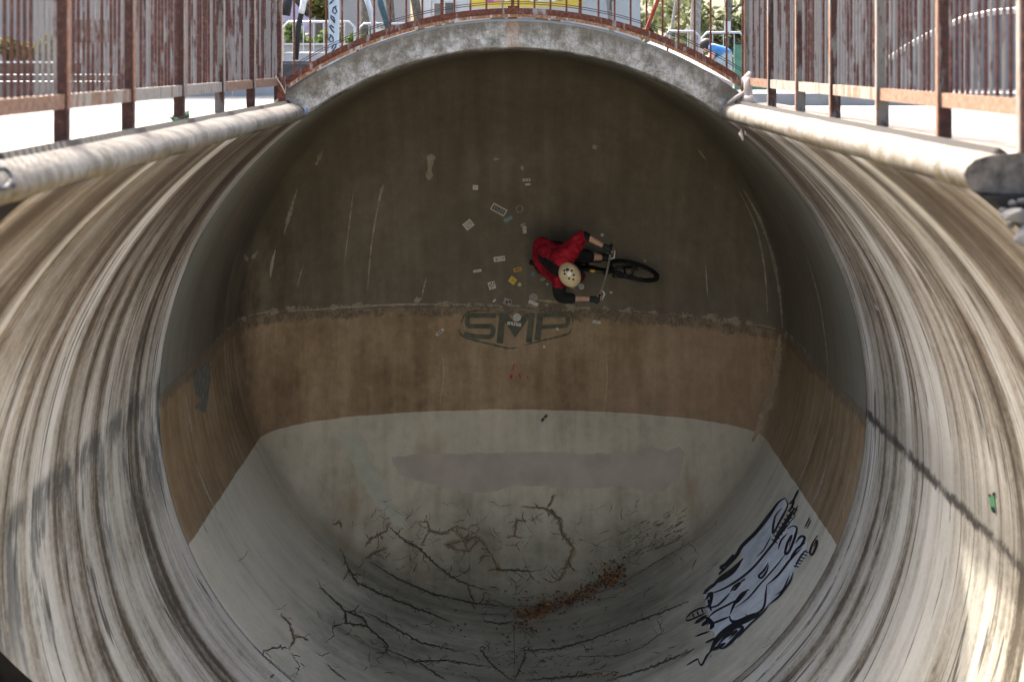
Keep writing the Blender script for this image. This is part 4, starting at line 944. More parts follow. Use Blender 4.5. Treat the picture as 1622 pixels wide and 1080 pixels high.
# jersey: one soft continuous shell over the torso and upper arms
def blob(name, chains, mat, vox=.013, sm=6):
    mb = MB()
    for ch in chains:
        for (p0, r0), (p1, r1) in zip(ch[:-1], ch[1:]):
            n = max(2, int((p1 - p0).length/.03))
            for k in range(n + 1):
                t = k/n; r = r0 + (r1 - r0)*t; mb.ball(Matrix.Translation(p0.lerp(p1, t)) @ Matrix.Scale(r, 4), 14, 10)
    t_ = mb.build(name + '_tmp', None); a = t_.modifiers.new('r', 'REMESH'); a.mode = 'VOXEL'; a.voxel_size = vox; a.use_smooth_shade = True
    b = t_.modifiers.new('s', 'SMOOTH'); b.factor = .5; b.iterations = sm
    dg = bpy.context.evaluated_depsgraph_get(); me = bpy.data.meshes.new_from_object(t_.evaluated_get(dg)); bpy.data.objects.remove(t_)
    me.name = name; me.materials.clear(); me.materials.append(mat); me.polygons.foreach_set('use_smooth', [True]*len(me.polygons)); o = bpy.data.objects.new(name, me); return link(o, RI)
q = lambda x, y, h: J(x, y, h) - O
sL, sR, eL_, eR_ = B['shL'][0], B['shR'][0], B['elL'][0], B['elR'][0]
ch0 = B['chest'][0]
folds(blob('jersey', [[(q(864,401,.74), .148), (q(874,406,.88), .148), (q(889,412,.99), .158)], [(q(858,391,.74), .108), (q(866,400,.80), .13)], [(q(856,408,.70), .095), (q(866,421,.74), .112), (q(878,430,.92), .115)],
    [(ch0, .13), (sL, .100), (sL.lerp(eL_, .78), .078)], [(ch0, .13), (sR, .100), (sR.lerp(eR_, .2), .086)], [(ch0, .13), (ch0.lerp(B['neck'][0], .8), .085)]], M_SHIRT), .020, 9)
def limb(name, pts, mat, sm=2):
    d = {f'n{i}': (p if True else 0, r) for i, (p, r) in enumerate(pts)}
    return skin_mesh(name, d, [(f'n{i}', f'n{i+1}') for i in range(len(pts)-1)], 'n0', mat, RI, sm)
e, w_, sh = B['elL'][0], B['wrL'][0], B['shL'][0]
limb('elbow_pad', [(sh.lerp(e, .55), .068), (e, .076), (e.lerp(w_, .42), .056)], M_BLK)
e, w2, sh = B['elR'][0], B['wrR'][0], B['shR'][0]
limb('sleeve', [(sh.lerp(e, -.05), .085), (sh.lerp(e, .6), .090), (e, .084), (e.lerp(w2, .35), .068), (e.lerp(w2, .58), .054)], M_BLK)
for s, wv in (('L', w_), ('R', w2)):
    pa = B['pa'+s][0]; limb('glove', [(pa.lerp(wv, 1.15), .036), (pa, .045), (pa + (pa-wv).normalized()*.026, .040)], M_GLOVE)
hL, kL, aL = B['hipL'][0], B['knL'][0], B['anL'][0]; hR, kR, aR = B['hipR'][0], B['knR'][0], B['anR'][0]; pv = B['pelvis'][0]
skin_mesh('shorts', {'p': (pv, .15), 'b': (J(856,424,.62) - O, .10), 'hl': (hL, .118), 'kl': (hL.lerp(kL, .7), .098), 'hr': (hR, .118), 'kr': (hR.lerp(kR, .82), .095)}, [('p','b'),('p','hl'),('hl','kl'),('p','hr'),('hr','kr')], 'p', M_SHORT, RI, 2)
limb('knee_pad', [(hL.lerp(kL, .5), .100), (kL, .088), (kL.lerp(aL, .45), .072), (aL, .058)], M_BLK); limb('knee_pad', [(hR.lerp(kR, .8), .085), (kR, .080), (kR.lerp(aR, .45), .066), (aR, .056)], M_SHORT)
for s in ('L', 'R'): limb('shoe', [(B['he'+s][0], .042), (B['an'+s][0].lerp(B['to'+s][0], .5), .048), (B['to'+s][0], .042)], M_SHOE)
# white lettering strip on the left sleeve
mb = MB(); a_, b_ = J(914,397,1.09), J(917,378,1.06)
for i in range(7):
    q = a_.lerp(b_, i/6); mb.box((-.006, -.004, -.007), (.007, .004, .007), Matrix.Translation(q - O) @ Matrix.Rotation(random.random(), 4, 'Y'))
mb.build('sleeve_print', simple('white_print', (.55, .5, .5)), RI)
# head under the helmet: face looks forward along the wall
hc = J(903, 435, 1.13); fdir = (fw*.46 - up*.34 - lf*.82).normalized(); hup = (up*.92 + fw*.2 - lf*.1); hup = (hup - fdir*hup.dot(fdir)).normalized(); hl = hup.cross(fdir)
HM = Matrix((fdir, hl, hup)).transposed().to_4x4(); HM.translation = hc - O
mb = MB()
def headf(p):
    k = 1.0
    q = Vector((p.x, p.y*.82, p.z*1.12))
    if p.z < -.2: q.y *= 1 - .35*min(1, (-p.z-.2)); q.x *= 1 - .1*min(1, -p.z)
    if p.x > .75 and -.35 < p.z < .15: q.x += .18*math.exp(-(p.y/.22)**2)          # nose
    if p.x > .6 and abs(p.z - .12) < .14: q.x -= .07*math.exp(-((abs(p.y)-.4)/.2)**2)  # eye sockets
    return q*.095
mb.ball(HM, 24, 20, headf)
for s in (-1, 1): mb.ball(HM @ Matrix.Translation((-.005, s*.080, -.005)) @ Matrix.Diagonal((.018, .009, .030, 1)), 8, 6)
mb.build('head', M_SKIN, RI, True)
mb = MB()
for s in (-1, 1): mb.ball(HM @ Matrix.Translation((.083, s*.032, .012)) @ Matrix.Diagonal((.008, .013, .009, 1)), 8, 6)
mb.build('eyes', M_HAIR, RI, True)
mb = MB(); mb.ball(HM @ Matrix.Translation((.080, 0, -.055)) @ Matrix.Diagonal((.010, .026, .006, 1)), 10, 6); mb.build('mouth', simple('lips', (.30, .10, .09)), RI, True)
M_HELM = simple('cream_helmet', (.68, .56, .33), .28, .10, 5); 
mb = MB()
def helm(p):
    q = Vector((p.x*1.12, p.y*.92, max(p.z, -.18)*.95)); return q*.130
mb.ball(HM @ Matrix.Translation((-.005, 0, .018)), 28, 18, helm); HE = mb.build('helmet', M_HELM, RI, True); HE['label'] = 'cream skate helmet with dark vents'
mb = MB(); Hc = HM @ Matrix.Translation((-.005, 0, .018))
def on_helm(a, b, lift=1.0):
    p = Vector((math.cos(b)*math.cos(a), math.cos(b)*math.sin(a), math.sin(b))); return Hc @ (Vector((p.x*1.12, p.y*.92, p.z*.95))*.130*lift)
# vents face the camera: pick points on the shell round the direction to the camera
vdir = (HM.to_3x3().inverted() @ (ORG - hc)).normalized()
tv = vdir.orthogonal().normalized(); bv = vdir.cross(tv)
def near(dx, dy, lift=1.0):
    wv = (Vector((1, 0, 0))*dx + Vector((0, 0, 1))*dy); l = HM.to_3x3().inverted() @ wv; p = (vdir + l).normalized()
    return Hc @ (Vector((p.x*1.12, p.y*.92, max(p.z, -.18)*.95))*.130*lift)
vents = MB()
for dx, dy in ((.26,.36),(.40,-.02),(-.46,.02),(-.52,.34),(-.06,-.34),(.32,-.40)): vents.ball(Matrix.Translation(near(dx, dy)) @ Matrix.Diagonal((.014, .010, .011, 1)), 10, 6)
vents.build('vents', M_BLK, HE, True)
emb = MB(); emb.ball(Matrix.Translation(near(-.16, .42)) @ Matrix.Diagonal((.021, .008, .019, 1)), 12, 6); emb.build('emblem', simple('navy_emblem', (.012, .014, .08), .5), HE, True)
pat = MB()  # glare on the crown, with the white logo, painted as one pale patch
for dx, dy, r in ((0,.02,.026),): pat.ball(Matrix.Translation(near(dx, dy, .978)) @ Matrix.Diagonal((r, .005, r*1.3, 1)), 12, 6)
pat.build('glare_logo_patch', simple('glare_logo_white', (.78, .76, .74), .4), HE, True)

# ------------------------------------------------------------------ background
M_TRUNK = simple('tree_bark', (.105, .090, .068), .9, .45, 14); M_TRUNKP = simple('pale_bark', (.24, .22, .19), .9, .35, 14)
M_LG = mat_leaf('spring_leaf', (.05, .085, .02), (.13, .18, .045)); M_LP = mat_leaf('pale_leaf', (.085, .105, .045), (.17, .185, .09)); M_LY = mat_leaf('yellow_shrub_leaf', (.05, .058, .010), (.17, .15, .03))
def leaves(c, rad, n, size, seed):
    r = np.random.default_rng(abs(seed) + 1)
    cl_ = r.normal(size=(max(5, n//90), 3)); cl_ /= np.linalg.norm(cl_, axis=1)[:, None]; cl_ *= r.random((len(cl_), 1))**.4 * .8
    k = r.integers(0, len(cl_), n); p = (cl_[k] + r.normal(size=(n, 3))*.20) * np.array(rad) + np.array(c)
    a = r.normal(size=(n, 3)); a /= np.linalg.norm(a, axis=1)[:, None]; b = np.cross(a, r.normal(size=(n, 3))); b /= np.linalg.norm(b, axis=1)[:, None]
    s = size*(.6 + .8*r.random((n, 1)))
    V = np.stack([p - a*s, p + b*s*.45, p + a*s, p - b*s*.45], 1).reshape(-1, 3)
    return V.tolist(), [(4*i, 4*i+1, 4*i+2, 4*i+3) for i in range(n)]
def tree(px, Y, wpx, lean, label, mat=M_LG, bark=M_TRUNK, h=5.5, rad=2.0, n=2600, crown_z=None, fork=True, group='trees beyond the pipe'):
    X = (px - CX)/FPX*Y; r = wpx/2/FPX*Y; rt = tag(empty('tree', (X, Y, GZ)), label, 'tree', group)
    mb = MB(); L = lean
    mb.tube([(0,0,-.1),(L*.12,0,.5),(L*.5,.02,1.7),(L*.9,.05,h*.55),(L*1.1,.1,h*.8)], [r*1.35, r*1.05, r*.95, r*.7, r*.3], 10)
    if fork:
        for k in range(5):
            a = random.uniform(0, 6.28); z = h*random.uniform(.28, .6); l = rad*random.uniform(.5, .9); b0 = Vector((L*z/h*1.1, .03, z))
            mb.tube([b0, b0 + Vector((math.cos(a)*l*.4, math.sin(a)*l*.4, .5)), b0 + Vector((math.cos(a)*l, math.sin(a)*l, 1.5))], [r*.5, r*.3, r*.1], 7)
    mb.build('trunk', bark, rt, True)
    v, f = leaves((L, 0, crown_z or h), (rad, rad, rad*.7), n, .10, int(px)); cm = MB(); cm.v = [tuple(q) for q in v]; cm.f = f; cm.build('crown', mat, rt)
    return rt
def shrub(px, py_top, Y, wpx, zb, label, mat, n=1100, group=None):
    X = (px - CX)/FPX*Y; w = wpx/2/FPX*Y; zt = ZC - (py_top - CY)/FPX*Y; h = zt - zb
    rt = tag(empty('shrub', (X, Y, zb)), label, 'shrub', group); mb = MB()
    for k in range(5): a = k*1.25; mb.tube([(0,0,0), (math.cos(a)*w*.4, math.sin(a)*w*.4, h*.7)], [.015, .006], 5)
    mb.build('stem', M_TRUNK, rt)
    v, f = leaves((0, 0, h*.55), (w, w*.7, h*.48), n, .045, int(px)+3); cm = MB(); cm.v = v; cm.f = f; cm.build('foliage', mat, rt); return rt
tree(577, 27, 15, .05, 'straight dark trunked tree left of the arch top, before the pinkish wall')
tree(627, 28.5, 13, -.25, 'dark trunk leaning left, right beside the teal leaning pole')
tree(679, 30, 15, -.55, 'thick leaning trunk just left of the white building')
tree(1099, 36, 17, .1, 'broad grey trunk on the pale slope right of the arch', M_LP, M_TRUNKP, crown_z=4.3, h=5.5, rad=2.4, n=3200)
tree(1052, 33, 5, .5, 'thin bare leaning sapling near the slanting red brace', M_LP, M_TRUNKP, h=4, rad=1.2, n=500)
tree(975, 40, 8, -.3, 'slim pale tree left of the slanting red brace', M_LP, M_TRUNKP, h=4.5, rad=2.0, n=1800, crown_z=3.6)
tree(1150, 44, 9, .2, 'slim tree behind the white paper sign', M_LP, M_TRUNKP, h=5, rad=2.2, n=2400, crown_z=3.8)
tree(505, 31, 11, .0, 'short stump like tree with a yellow tuft behind the hedge', M_LY, M_TRUNK, h=1.5, rad=.32, n=260, crown_z=1.35, fork=False)
# slope on the right
mb = MB(); nx, ny = 50, 30
for j in range(ny + 1):
    for i in range(nx + 1):
        x = 1 + 45*i/nx; y = 42 + 60*j/ny; mb.v.append((x, y, GZ - .05 + (j/ny)**.8*16*min(1, (i/nx)*6 + .15) + mnoise.noise(Vector((x*.3, y*.3, 0)))*.5))
mb.f = [(j*(nx+1)+i, j*(nx+1)+i+1, (j+1)*(nx+1)+i+1, (j+1)*(nx+1)+i) for j in range(ny) for i in range(nx)]
tag(mb.build('hillside', simple('pale_grassy_slope', (.060, .064, .038), .95, .3, 1.2, (.13, .135, .085)), None, True), kind='structure')
vs, fs = [], []
for k in range(90):
    x, y = random.uniform(2, 20), random.uniform(42, 62); v, f = leaves((x, y, GZ + .7 + (y-42)*.2), (1.1, .9, 1.0), 260, .13, 900+k); n = len(vs); vs += v; fs += [tuple(i+n for i in q) for q in f]
mb = MB(); mb.v = vs; mb.f = fs; tag(mb.build('undergrowth', M_LP), 'pale scrub covering the slope behind the pipe', kind='stuff')
# pinkish wall behind the trees
M_PINKW = simple('pinkish_render', (.33, .295, .268), .85, .10, 1.5)
W1 = tag(empty('wall', (-3.0, 33, GZ)), 'pinkish grey rendered wall behind the dark tree trunks', 'wall'); mb = MB(); mb.box((-22, -.15, 0), (.95, .15, 4.2)); mb.build('wall_body', M_PINKW, W1); mb = MB(); mb.box((-22, -.2, 4.203), (.95, .2, 4.3)); mb.build('coping', M_CONC, W1)
mb = MB(); mb.box((-1.66, -.19, .3), (-1.05, -.153, 4.0)); mb.build('door', simple('lilac_door', (.42, .34, .44), .6), W1)
# white building with windows and a yellow banner
M_BW = simple('white_render', (.40, .42, .43), .7, .06, 2); M_GLASS = simple('dark_window_glass', (.05, .065, .07), .15, .3, 2, spec=.6); M_BGL = simple('blue_window_glass', (.22, .36, .45), .2, .2)
BL = tag(empty('building', (0, 40, GZ)), 'white low building with dark windows behind the arch top', 'building')
mb = MB(); mb.box((-2.3, 0, 0), (3.1, 6, 5.5)); mb.build('wall', M_BW, BL); mb = MB(); mb.box((-2.5, -.2, 5.503), (3.3, 6.2, 5.65)); mb.build('roof', M_CONC, BL)
def bx(px): return (px - CX)/FPX*40
for (x0, x1, y0, y1, m) in ((688,700,6,42,M_GLASS),(705,720,5,40,M_GLASS),(777,800,22,40,M_GLASS),(825,846,22,40,M_BGL),(848,868,22,40,M_GLASS),(872,888,22,40,M_GLASS),(892,906,22,40,M_BGL)):
    z0, z1 = ZC - (y1-CY)/FPX*40 - GZ, ZC - (y0-CY)/FPX*40 - GZ; w = MB(); a, b = bx(x0), bx(x1)
    for q in ((a-.03,-.05,z0-.03,a,-.005,z1+.03),(b,-.05,z0-.03,b+.03,-.005,z1+.03),(a+.001,-.05,z1+.001,b-.001,-.005,z1+.03),(a+.001,-.05,z0-.03,b-.001,-.005,z0-.001)): w.box(q[:3], q[3:])
    wo = w.build('window', M_WHITE, BL); g_ = MB(); g_.box((a+.001, -.03, z0), (b-.001, -.006, z1)); g_.build('pane', m, wo)
for px in (668, 681, 745): w = MB(); w.box((bx(px)-.02, -.04, 0), (bx(px)+.02, -.004, 5.4)); w.build('wall_joint', simple('grey_strip', (.45, .46, .47)), BL)
BN = tag(empty('banner', (0, 38.5, GZ)), 'yellow advertising banner hung above the arch top', 'banner')
def b2(px): return (px - CX)/FPX*38.5
def zz(py, Y): return ZC - (py - CY)/FPX*Y - GZ
mb = MB(); mb.box((b2(745), 0, zz(12, 38.5)), (b2(923), .03, zz(-30, 38.5))); mb.build('cloth', simple('yellow_banner', (.46, .35, .05), .6, .06), BN)
for (x0, x1, y0, y1, c) in ((772,782,-6,4,(.30,.06,.25)),(782,792,-2,2,(.5,.12,.3)),(840,880,-10,3,(.55,.55,.5)),(846,852,-8,2,(.1,.1,.2)),(858,872,-6,1,(.12,.2,.3)),(800,806,-9,3,(.6,.58,.5)),(884,890,-4,2,(.1,.12,.2))):
    w = MB(); w.box((b2(x0), -.008, zz(y1, 38.5)), (b2(x1), -.003, zz(y0, 38.5))); w.build('print', simple('banner_ink', c, .6, .1), BN)
for px in (746, 921): w = MB(); w.box((b2(px)-.04, .035, 0), (b2(px)+.04, .1, 3.4)); w.build('pole', M_GALV, BN)
# crowd barriers
def barrier(px0, px1, ytop, ybot, Y, label):
    rt = tag(empty('barrier', ((px0-CX)/FPX*Y, Y, GZ)), label, 'barrier', 'metal crowd barriers behind the pipe'); X1 = (px1-px0)/FPX*Y; zt, zb = zz(ytop, Y), zz(ybot, Y)
    mb = MB(); mb.tube([(0,0,zb),(0,0,zt-.08),(.08,0,zt),(X1-.08,0,zt),(X1,0,zt-.08),(X1,0,zb)], .018, 8); mb.tube([(0,0,zb+.12),(X1,0,zb+.12)], .014, 6); mb.build('frame', M_GALV, rt, True)
    n = int(X1/.14)
    for i in range(1, n): b = MB(); b.tube([(X1*i/n,0,zb+.12),(X1*i/n,0,zt)], .007, 5, False); b.build('bar', M_GALV, rt)
    for x in (.15, X1-.15): f = MB(); f.box((x-.02,-.25,0), (x+.02,.25,.03)); f.box((x-.015,-.015,.031), (x+.015,.015,zb+.12)); f.build('foot', M_GALV, rt)
barrier(448, 562, 35, 98, 23, 'galvanised crowd barrier before the hedge on the left'); barrier(568, 650, 38, 98, 24, 'galvanised crowd barrier beside the dark tree trunks'); barrier(1052, 1108, 50, 100, 26, 'galvanised crowd barrier before the broad grey trunk'); barrier(1112, 1180, 52, 102, 25, 'galvanised crowd barrier behind the hunched person in blue')
# hedge and low white wall
for i, px in enumerate((462, 497, 532, 566, 598)): shrub(px, 40 + (i*7) % 11, 26.5 + .1*i, 44, GZ + .25, ['bright hedge shrub nearest the left fence', 'hedge shrub under the yellow tuft', 'hedge shrub behind the graffiti covered post', 'hedge shrub beside the straight dark trunk', 'last hedge shrub, by the leaning trunk'][i], M_LG, 900, 'hedge shrubs')
LW = tag(empty('planter', (-3.2, 25.2, GZ)), 'low pale planter wall in front of the hedge', 'planter'); mb = MB(); mb.box((-1.8, -.1, 0), (1.85, .1, zz(72, 25.2))); mb.build('wall', simple('pale_grey_block', (.28, .29, .30), .8, .12), LW); mb = MB(); mb.box((-1.85, -.16, zz(72, 25.2)+.002), (1.9, .16, zz(69, 25.2))); mb.build('coping', M_WHITE, LW)
# white cabinet boxes near the middle
bxx = tag(empty('sign_board', ((617-CX)/FPX*22, 22, GZ)), 'white board with red and blue print behind the arch left of the top', 'sign'); mb = MB(); mb.box((-.24, 0, .05), (.25, .04, zz(46, 22))); mb.build('board', M_WHITE, bxx)
for (x0, x1, z0, z1, c) in ((-.12,-.02,.55,.70,(.35,.03,.04)),(.03,.09,.52,.72,(.25,.28,.5)),(.12,.19,.5,.6,(.05,.2,.2))): w = MB(); w.box((x0,-.006,z0), (x1,-.002,z1)); w.build('print', simple('sign_ink', c), bxx)
# graffiti covered post
GP = tag(empty('post', ((529-CX)/FPX*21, 21, GZ)), 'white post scribbled with dark blue tags', 'post'); mb = MB(); mb.box((-.062, -.062, 0), (.062, .062, 2.4)); mb.build('shaft', simple('pale_post_paint', (.34, .39, .42), .6, .1), GP)
mb = MB()
for k in range(16):
    z = .25 + k*.12; x = random.uniform(-.03, .03)
    pts = [(x + .03*math.cos(t*1.4 + k), -.066, z + .05*math.sin(t*1.1 + k*2)) for t in range(6)]; mb.tube(pts, .009, 5)
mb.build('tags', simple('navy_ink', (.02, .035, .07)), GP)
def pole(pts, r, mat, label, Y, cat='pole'):
    mb = MB(); q = [at(x, y, Y) for x, y in pts]; o = tag(empty('pole', q[0]), label, cat); mb.tube([p - q[0] for p in q], r, 8); mb.build('shaft', mat, o, True); return o
TEALP = simple('teal_paint', (.022, .05, .06), .5, .4, 20)
pole([(599,-10),(604,10),(612,34),(618,58)], .045, TEALP, 'dark teal pole leaning right beside the leaning trunk', 22)
pole([(578,-10),(586,15),(592,40),(593,95)], .035, M_GALV, 'grey pole bending beside the straight dark trunk', 21)
P1 = pole([(483,-10),(479,14),(473,40),(468,95)], .035, M_BLK, 'black and white leaning pole just right of the left fence', 20)
mb = MB(); q0 = at(483,-10,20); mb.tube([at(483,-10,19.99)-q0, at(479,14,19.99)-q0, at(477,22,19.99)-q0], .038, 8); mb.build('white_sleeve', M_WHITE, P1, True)
pole([(462,-10),(476,6),(490,24)], .045, M_CABLE, 'dark beam slanting down right near the left fence', 20.4, 'beam')
pole([(452,25),(458,-10)], .06, M_CABLE, 'dark beam slanting up at the end of the left fence', 20.6, 'beam')
CR2 = tag(empty('crate', at(476, 105, 17)), 'dark grey tool crate behind the left foot of the arch', 'crate'); mb = MB(); mb.box((-.20, 0, -.32), (.17, .3, .02)); mb.build('body', simple('dark_plastic', (.03, .03, .033), .6), CR2); mb = MB(); mb.box((-.21, -.01, .022), (.18, .31, .05)); mb.build('lid', simple('dark_lid', (.05, .05, .055), .6), CR2)
# white sloping slab behind the right haunch of the arch
SLB = tag(empty('ramp', (1.75, 14.6, GZ)), 'white sloping concrete ramp against the right haunch of the arch', 'ramp')
mb = MB(); q = [at(1030,70,14.35), at(1160,131,14.35), at(1164,123,15.6), at(1036,62,15.6)]; base = SLB.location
vs = [p - base for p in q] + [p - base - Vector((0, 0, .05)) for p in q]
mb.add(vs, [(0,1,2,3),(0,4,5,1),(1,5,6,2),(2,6,7,3),(3,7,4,0)]); mb.build('slab', simple('sunlit_white_concrete', (.36, .345, .33), .8, .07, 3), SLB)
# people in blue beyond the arch
M_BLUE = simple('blue_shirt', (.05, .18, .40), .8, .2, 10); M_GREY = simple('grey_trousers', (.30, .36, .36), .8, .2, 10)
def hunched(px, py, Y, s, label, hair=M_HAIR):
    o = tag(empty('person', at(px, 128, Y)), label, 'person'); o0 = o.location.copy()
    k = lambda dx, dy, dd=0: at(px + dx, py + dy, Y + dd) - o0
    b = dict(pelvis=(k(14,18), .11*s), waist=(k(13,6), .10*s), chest=(k(2,-6), .115*s), neck=(k(-9,-6), .05*s), head=(k(-16,-4), .075*s), chin=(k(-20,3), .055*s), sL=(k(-3,-1,-.12), .055*s), eL=(k(-6,14,-.16), .042*s), wL=(k(-18,20,-.1), .03*s), hL=(k(-24,22,-.08), (.035*s, .02*s)), sR=(k(-3,-1,.12), .055*s), eR=(k(-7,13,.16), .042*s), wR=(k(-19,19,.1), .03*s), hR=(k(-25,21,.08), (.035*s, .02*s)),
     tL=(k(12,20,-.09), .085*s), kL=(k(-8,24,-.12), .06*s), aL=(k(-4,44,-.12), .04*s), fL=(k(-14,48,-.13), .035*s), tR=(k(12,20,.09), .085*s), kR=(k(-6,25,.12), .06*s), aR=(k(-2,44,.12), .04*s), fR=(k(-12,48,.13), .035*s))
    e = [('pelvis','waist'),('waist','chest'),('chest','neck'),('neck','head'),('head','chin'),('chest','sL'),('sL','eL'),('eL','wL'),('wL','hL'),('chest','sR'),('sR','eR'),('eR','wR'),('wR','hR'),('pelvis','tL'),('tL','kL'),('kL','aL'),('aL','fL'),('pelvis','tR'),('tR','kR'),('kR','aR'),('aR','fR')]
    for h_ in ('hL', 'hR'):
        for i in range(5): b[f'{h_}{i}'] = (b[h_][0] + Vector((-.05*s, (i-2)*.016*s, -.02*s - .006*abs(i-2))), .009*s); e.append((h_, f'{h_}{i}'))
    skin_mesh('body', b, e, 'pelvis', M_SKIN, o, 1)
    skin_mesh('shirt', {'pelvis': (b['pelvis'][0], .135*s), 'waist': (b['waist'][0], .135*s), 'chest': (b['chest'][0], .15*s), 'sL': (b['sL'][0], .08*s), 'uL': (b['sL'][0].lerp(b['eL'][0], .6), .065*s), 'sR': (b['sR'][0], .08*s), 'uR': (b['sR'][0].lerp(b['eR'][0], .6), .065*s)}, [('pelvis','waist'),('waist','chest'),('chest','sL'),('sL','uL'),('chest','sR'),('sR','uR')], 'pelvis', M_BLUE, o, 2)
    skin_mesh('trousers', {'p': (b['pelvis'][0], .125*s), 'tL': (b['tL'][0], .10*s), 'kL': (b['kL'][0], .075*s), 'aL': (b['aL'][0], .06*s), 'tR': (b['tR'][0], .10*s), 'kR': (b['kR'][0], .075*s), 'aR': (b['aR'][0], .06*s)}, [('p','tL'),('tL','kL'),('kL','aL'),('p','tR'),('tR','kR'),('kR','aR')], 'p', M_GREY, o, 1)
    hm = MB(); hm.ball(Matrix.Translation(b['head'][0] + Vector((.015, 0, .025))) @ Matrix.Diagonal((.088*s, .082*s, .08*s, 1)), 14, 10); hm.build('hair', hair, o, True)
hunched(1133, 78, 21, 1.0, 'hunched person in a blue shirt sitting beyond the right side of the arch')
TB = tag(empty('cloth_bundle', at(1038, 75, 19)), 'bright blue cloth bundle lying behind the arch edge', 'bundle'); mb = MB()
mb.ball(Matrix.Diagonal((.12, .10, .08, 1)), 16, 10, lambda p: p*(1 + .35*mnoise.noise(p*2.2))); mb.ball(Matrix.Translation((.06, 0, -.08)) @ Matrix.Diagonal((.09, .09, .09, 1)), 14, 10, lambda p: p*(1 + .3*mnoise.noise(p*2.5 + Vector((4, 0, 0))))); mb.build('cloth', simple('blue_cloth', (.05, .19, .42), .7, .25, 12), TB, True)
BCH = tag(empty('bench', at(1040, 100, 19.0)), 'low concrete bench under the blue cloth bundle', 'bench'); mb = MB(); mb.box((-.4, -.15, GZ - BCH.location.z), (.5, .25, .085)); mb.build('seat', M_CONC, BCH)
# white paper sign on a pole, green screen, right scaffold rail
SG2 = tag(empty('paper_sign', at(1152, 95, 24)), 'blank white paper sign fixed to a thin pole on the right', 'sign'); mb = MB(); mb.box((-.045, -.012, .40), (.05, .0, .56)); mb.build('sheet', M_WHITE, SG2); mb = MB(); mb.tube([(.01, .02, -.42), (.01, .02, 1.2)], .014, 6); mb.build('pole', M_TRUNK, SG2)
GSN = tag(empty('screen', at(1175, 95, 22)), 'green mesh screen panel at the end of the right fence', 'screen'); mb = MB(); mb.box((-.10, 0, -.40), (.45, .02, .20)); mb.build('panel', simple('green_mesh', (.07, .17, .11), .7), GSN); mb = MB(); mb.tube([(-.1, 0, .22), (.46, 0, .22)], .015, 6); mb.build('frame', M_CABLE, GSN)
# things seen through the left fence
PL = tag(empty('planter', (-6.0, 18.6, GZ)), 'stepped concrete planter seen through the left fence', 'planter')
YP = 18.6
mb = MB(); mb.box((-1.5, 0, 0), (.9, 1.2, zz(101, YP))); mb.build('wall', simple('dark_block', (.09, .07, .055), .9, .3), PL)
mb = MB(); mb.box((-1.5, -.06, zz(101, YP)+.002), (.9, 1.2, zz(99, YP)+.012)); mb.build('coping', M_WHITE, PL)
mb = MB(); mb.box((-1.5, -.5, 0), (1.6, -.07, zz(120, YP-.4))); mb.build('step', simple('dark_step', (.10, .085, .07), .9, .3), PL); mb = MB(); mb.box((-1.5, -.52, zz(120, YP-.4)+.002), (1.6, -.07, zz(118, YP-.4))); mb.build('step_edge', M_WHITE, PL)
mb = MB(); mb.box((-1.5, -1.0, 0), (1.6, -.53, zz(131, YP-.9))); mb.build('step', simple('brown_step', (.14, .12, .10), .9, .3), PL); mb = MB(); mb.box((-1.5, -1.02, zz(131, YP-.9)+.002), (1.6, -.53, zz(129, YP-.9))); mb.build('step_edge', M_WHITE, PL)
for i, px in enumerate((-25, 10, 36, 62, 84)): shrub(px, 55 + (i*5) % 9, 19.2, 40, GZ + zz(100, YP), ['yellow green shrub at the left picture edge behind the fence', 'tallest yellow shrub in the stepped planter', 'yellow shrub in the middle of the stepped planter', 'yellow shrub beside the wide rusty post', 'last shrub hidden behind the wide rusty post'][i], M_LY, 600, 'shrubs in the stepped planter')
HB2 = tag(empty('hoarding', (-3.6, 21.5, GZ)), 'grey panelled hoarding seen through the far part of the left fence', 'hoarding')
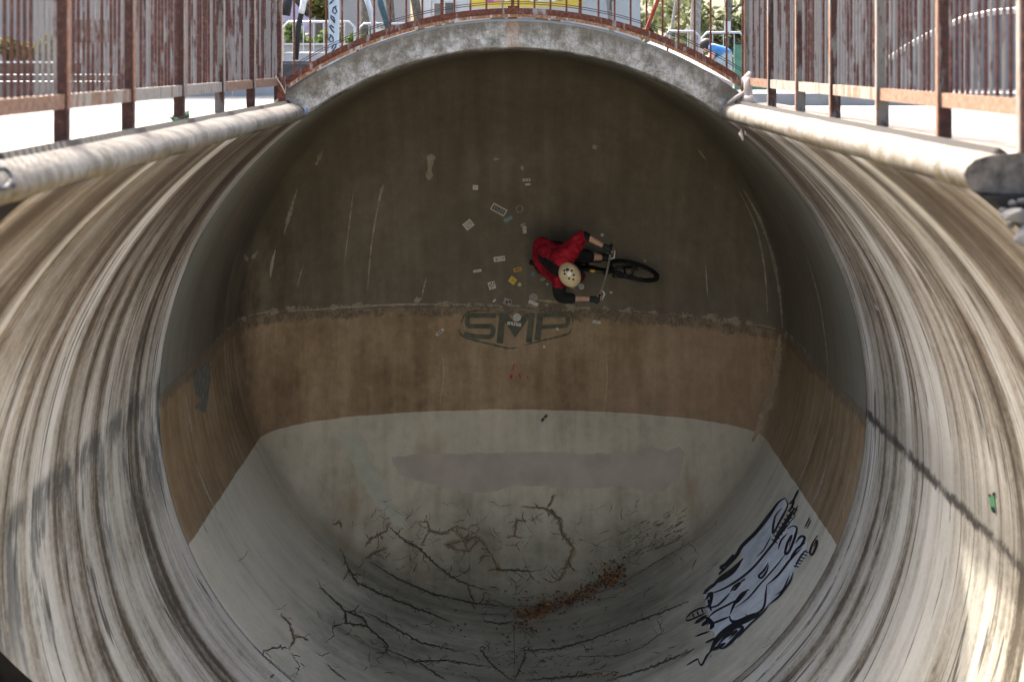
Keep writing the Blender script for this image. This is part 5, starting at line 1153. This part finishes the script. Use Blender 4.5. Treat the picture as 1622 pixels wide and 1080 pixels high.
for i in range(6): mb = MB(); mb.box((-3.1 + i*.61, 0, 0), (-3.1 + i*.61 + .60, .05 + .01*(i % 2), 2.6)); mb.build('panel', simple('hoarding_grey', (.20 + .025*(i % 3), .195 + .025*(i % 3), .185 + .025*(i % 3)), .7, .08), HB2)
CB = tag(empty('cabinet', ((146-CX)/FPX*19.5, 19.5, GZ)), 'dark brown cabinet on a grey plinth behind the left fence', 'cabinet'); mb = MB(); mb.box((-.16, 0, 0), (.14, .3, zz(68, 19.5))); mb.build('plinth', M_CONC, CB); mb = MB(); mb.box((-.2, -.03, zz(68, 19.5)+.002), (.12, .33, zz(32, 19.5))); mb.build('body', simple('dark_brown', (.075, .06, .045), .7), CB); mb = MB(); mb.box((-.21, -.04, zz(32, 19.5)+.002), (.13, .34, zz(30, 19.5))); mb.build('top', simple('brown_top', (.2, .16, .12), .7), CB)
WL = tag(empty('wall', (-9, 30, GZ)), 'tall pale wall far behind the left fence', 'wall'); mb = MB(); mb.box((-8, 0, 0), (2.2, .2, 3.2)); mb.build('wall_body', simple('greenish_render', (.22, .225, .195), .85, .1, 1.5), WL)
# things seen through the right fence
RW = tag(empty('wall', (9, 27, GZ)), 'long grey wall seen through the right fence', 'wall'); mb = MB(); mb.box((-4.6, 0, 0), (10, .2, 2.8)); mb.build('wall_body', simple('grey_render', (.16, .16, .155), .85, .15, 1.5), RW)
HR = tag(empty('handrail', (4.6, 17.5, GZ)), 'white curved handrail seen through the right fence', 'handrail'); hb = HR.location
mb = MB(); mb.tube([at(1410,92,18)-hb, at(1440,72,17.6)-hb, at(1470,56,17.2)-hb, at(1492,45,17)-hb, at(1525,30,16.6)-hb, at(1570,20,16.2)-hb, at(1640,14,16)-hb, at(1720,10,16)-hb], .032, 8); mb.build('rail', M_WHITE, HR, True)
for (px, py, Y) in ((1440,72,17.6),(1525,30,16.6),(1640,14,16)):
    p = at(px, py, Y); mb = MB(); mb.tube([Vector((p.x, p.y, GZ))-hb, p-hb], .02, 6); mb.build('post', M_GALV, HR)
KB = tag(empty('kerb', (4.2, 16.6, GZ)), 'low pale kerb wall behind the far end of the right fence', 'kerb'); mb = MB(); mb.box((-1.8, 0, 0), (2.6, .2, .12)); mb.build('wall_body', M_CONC, KB)
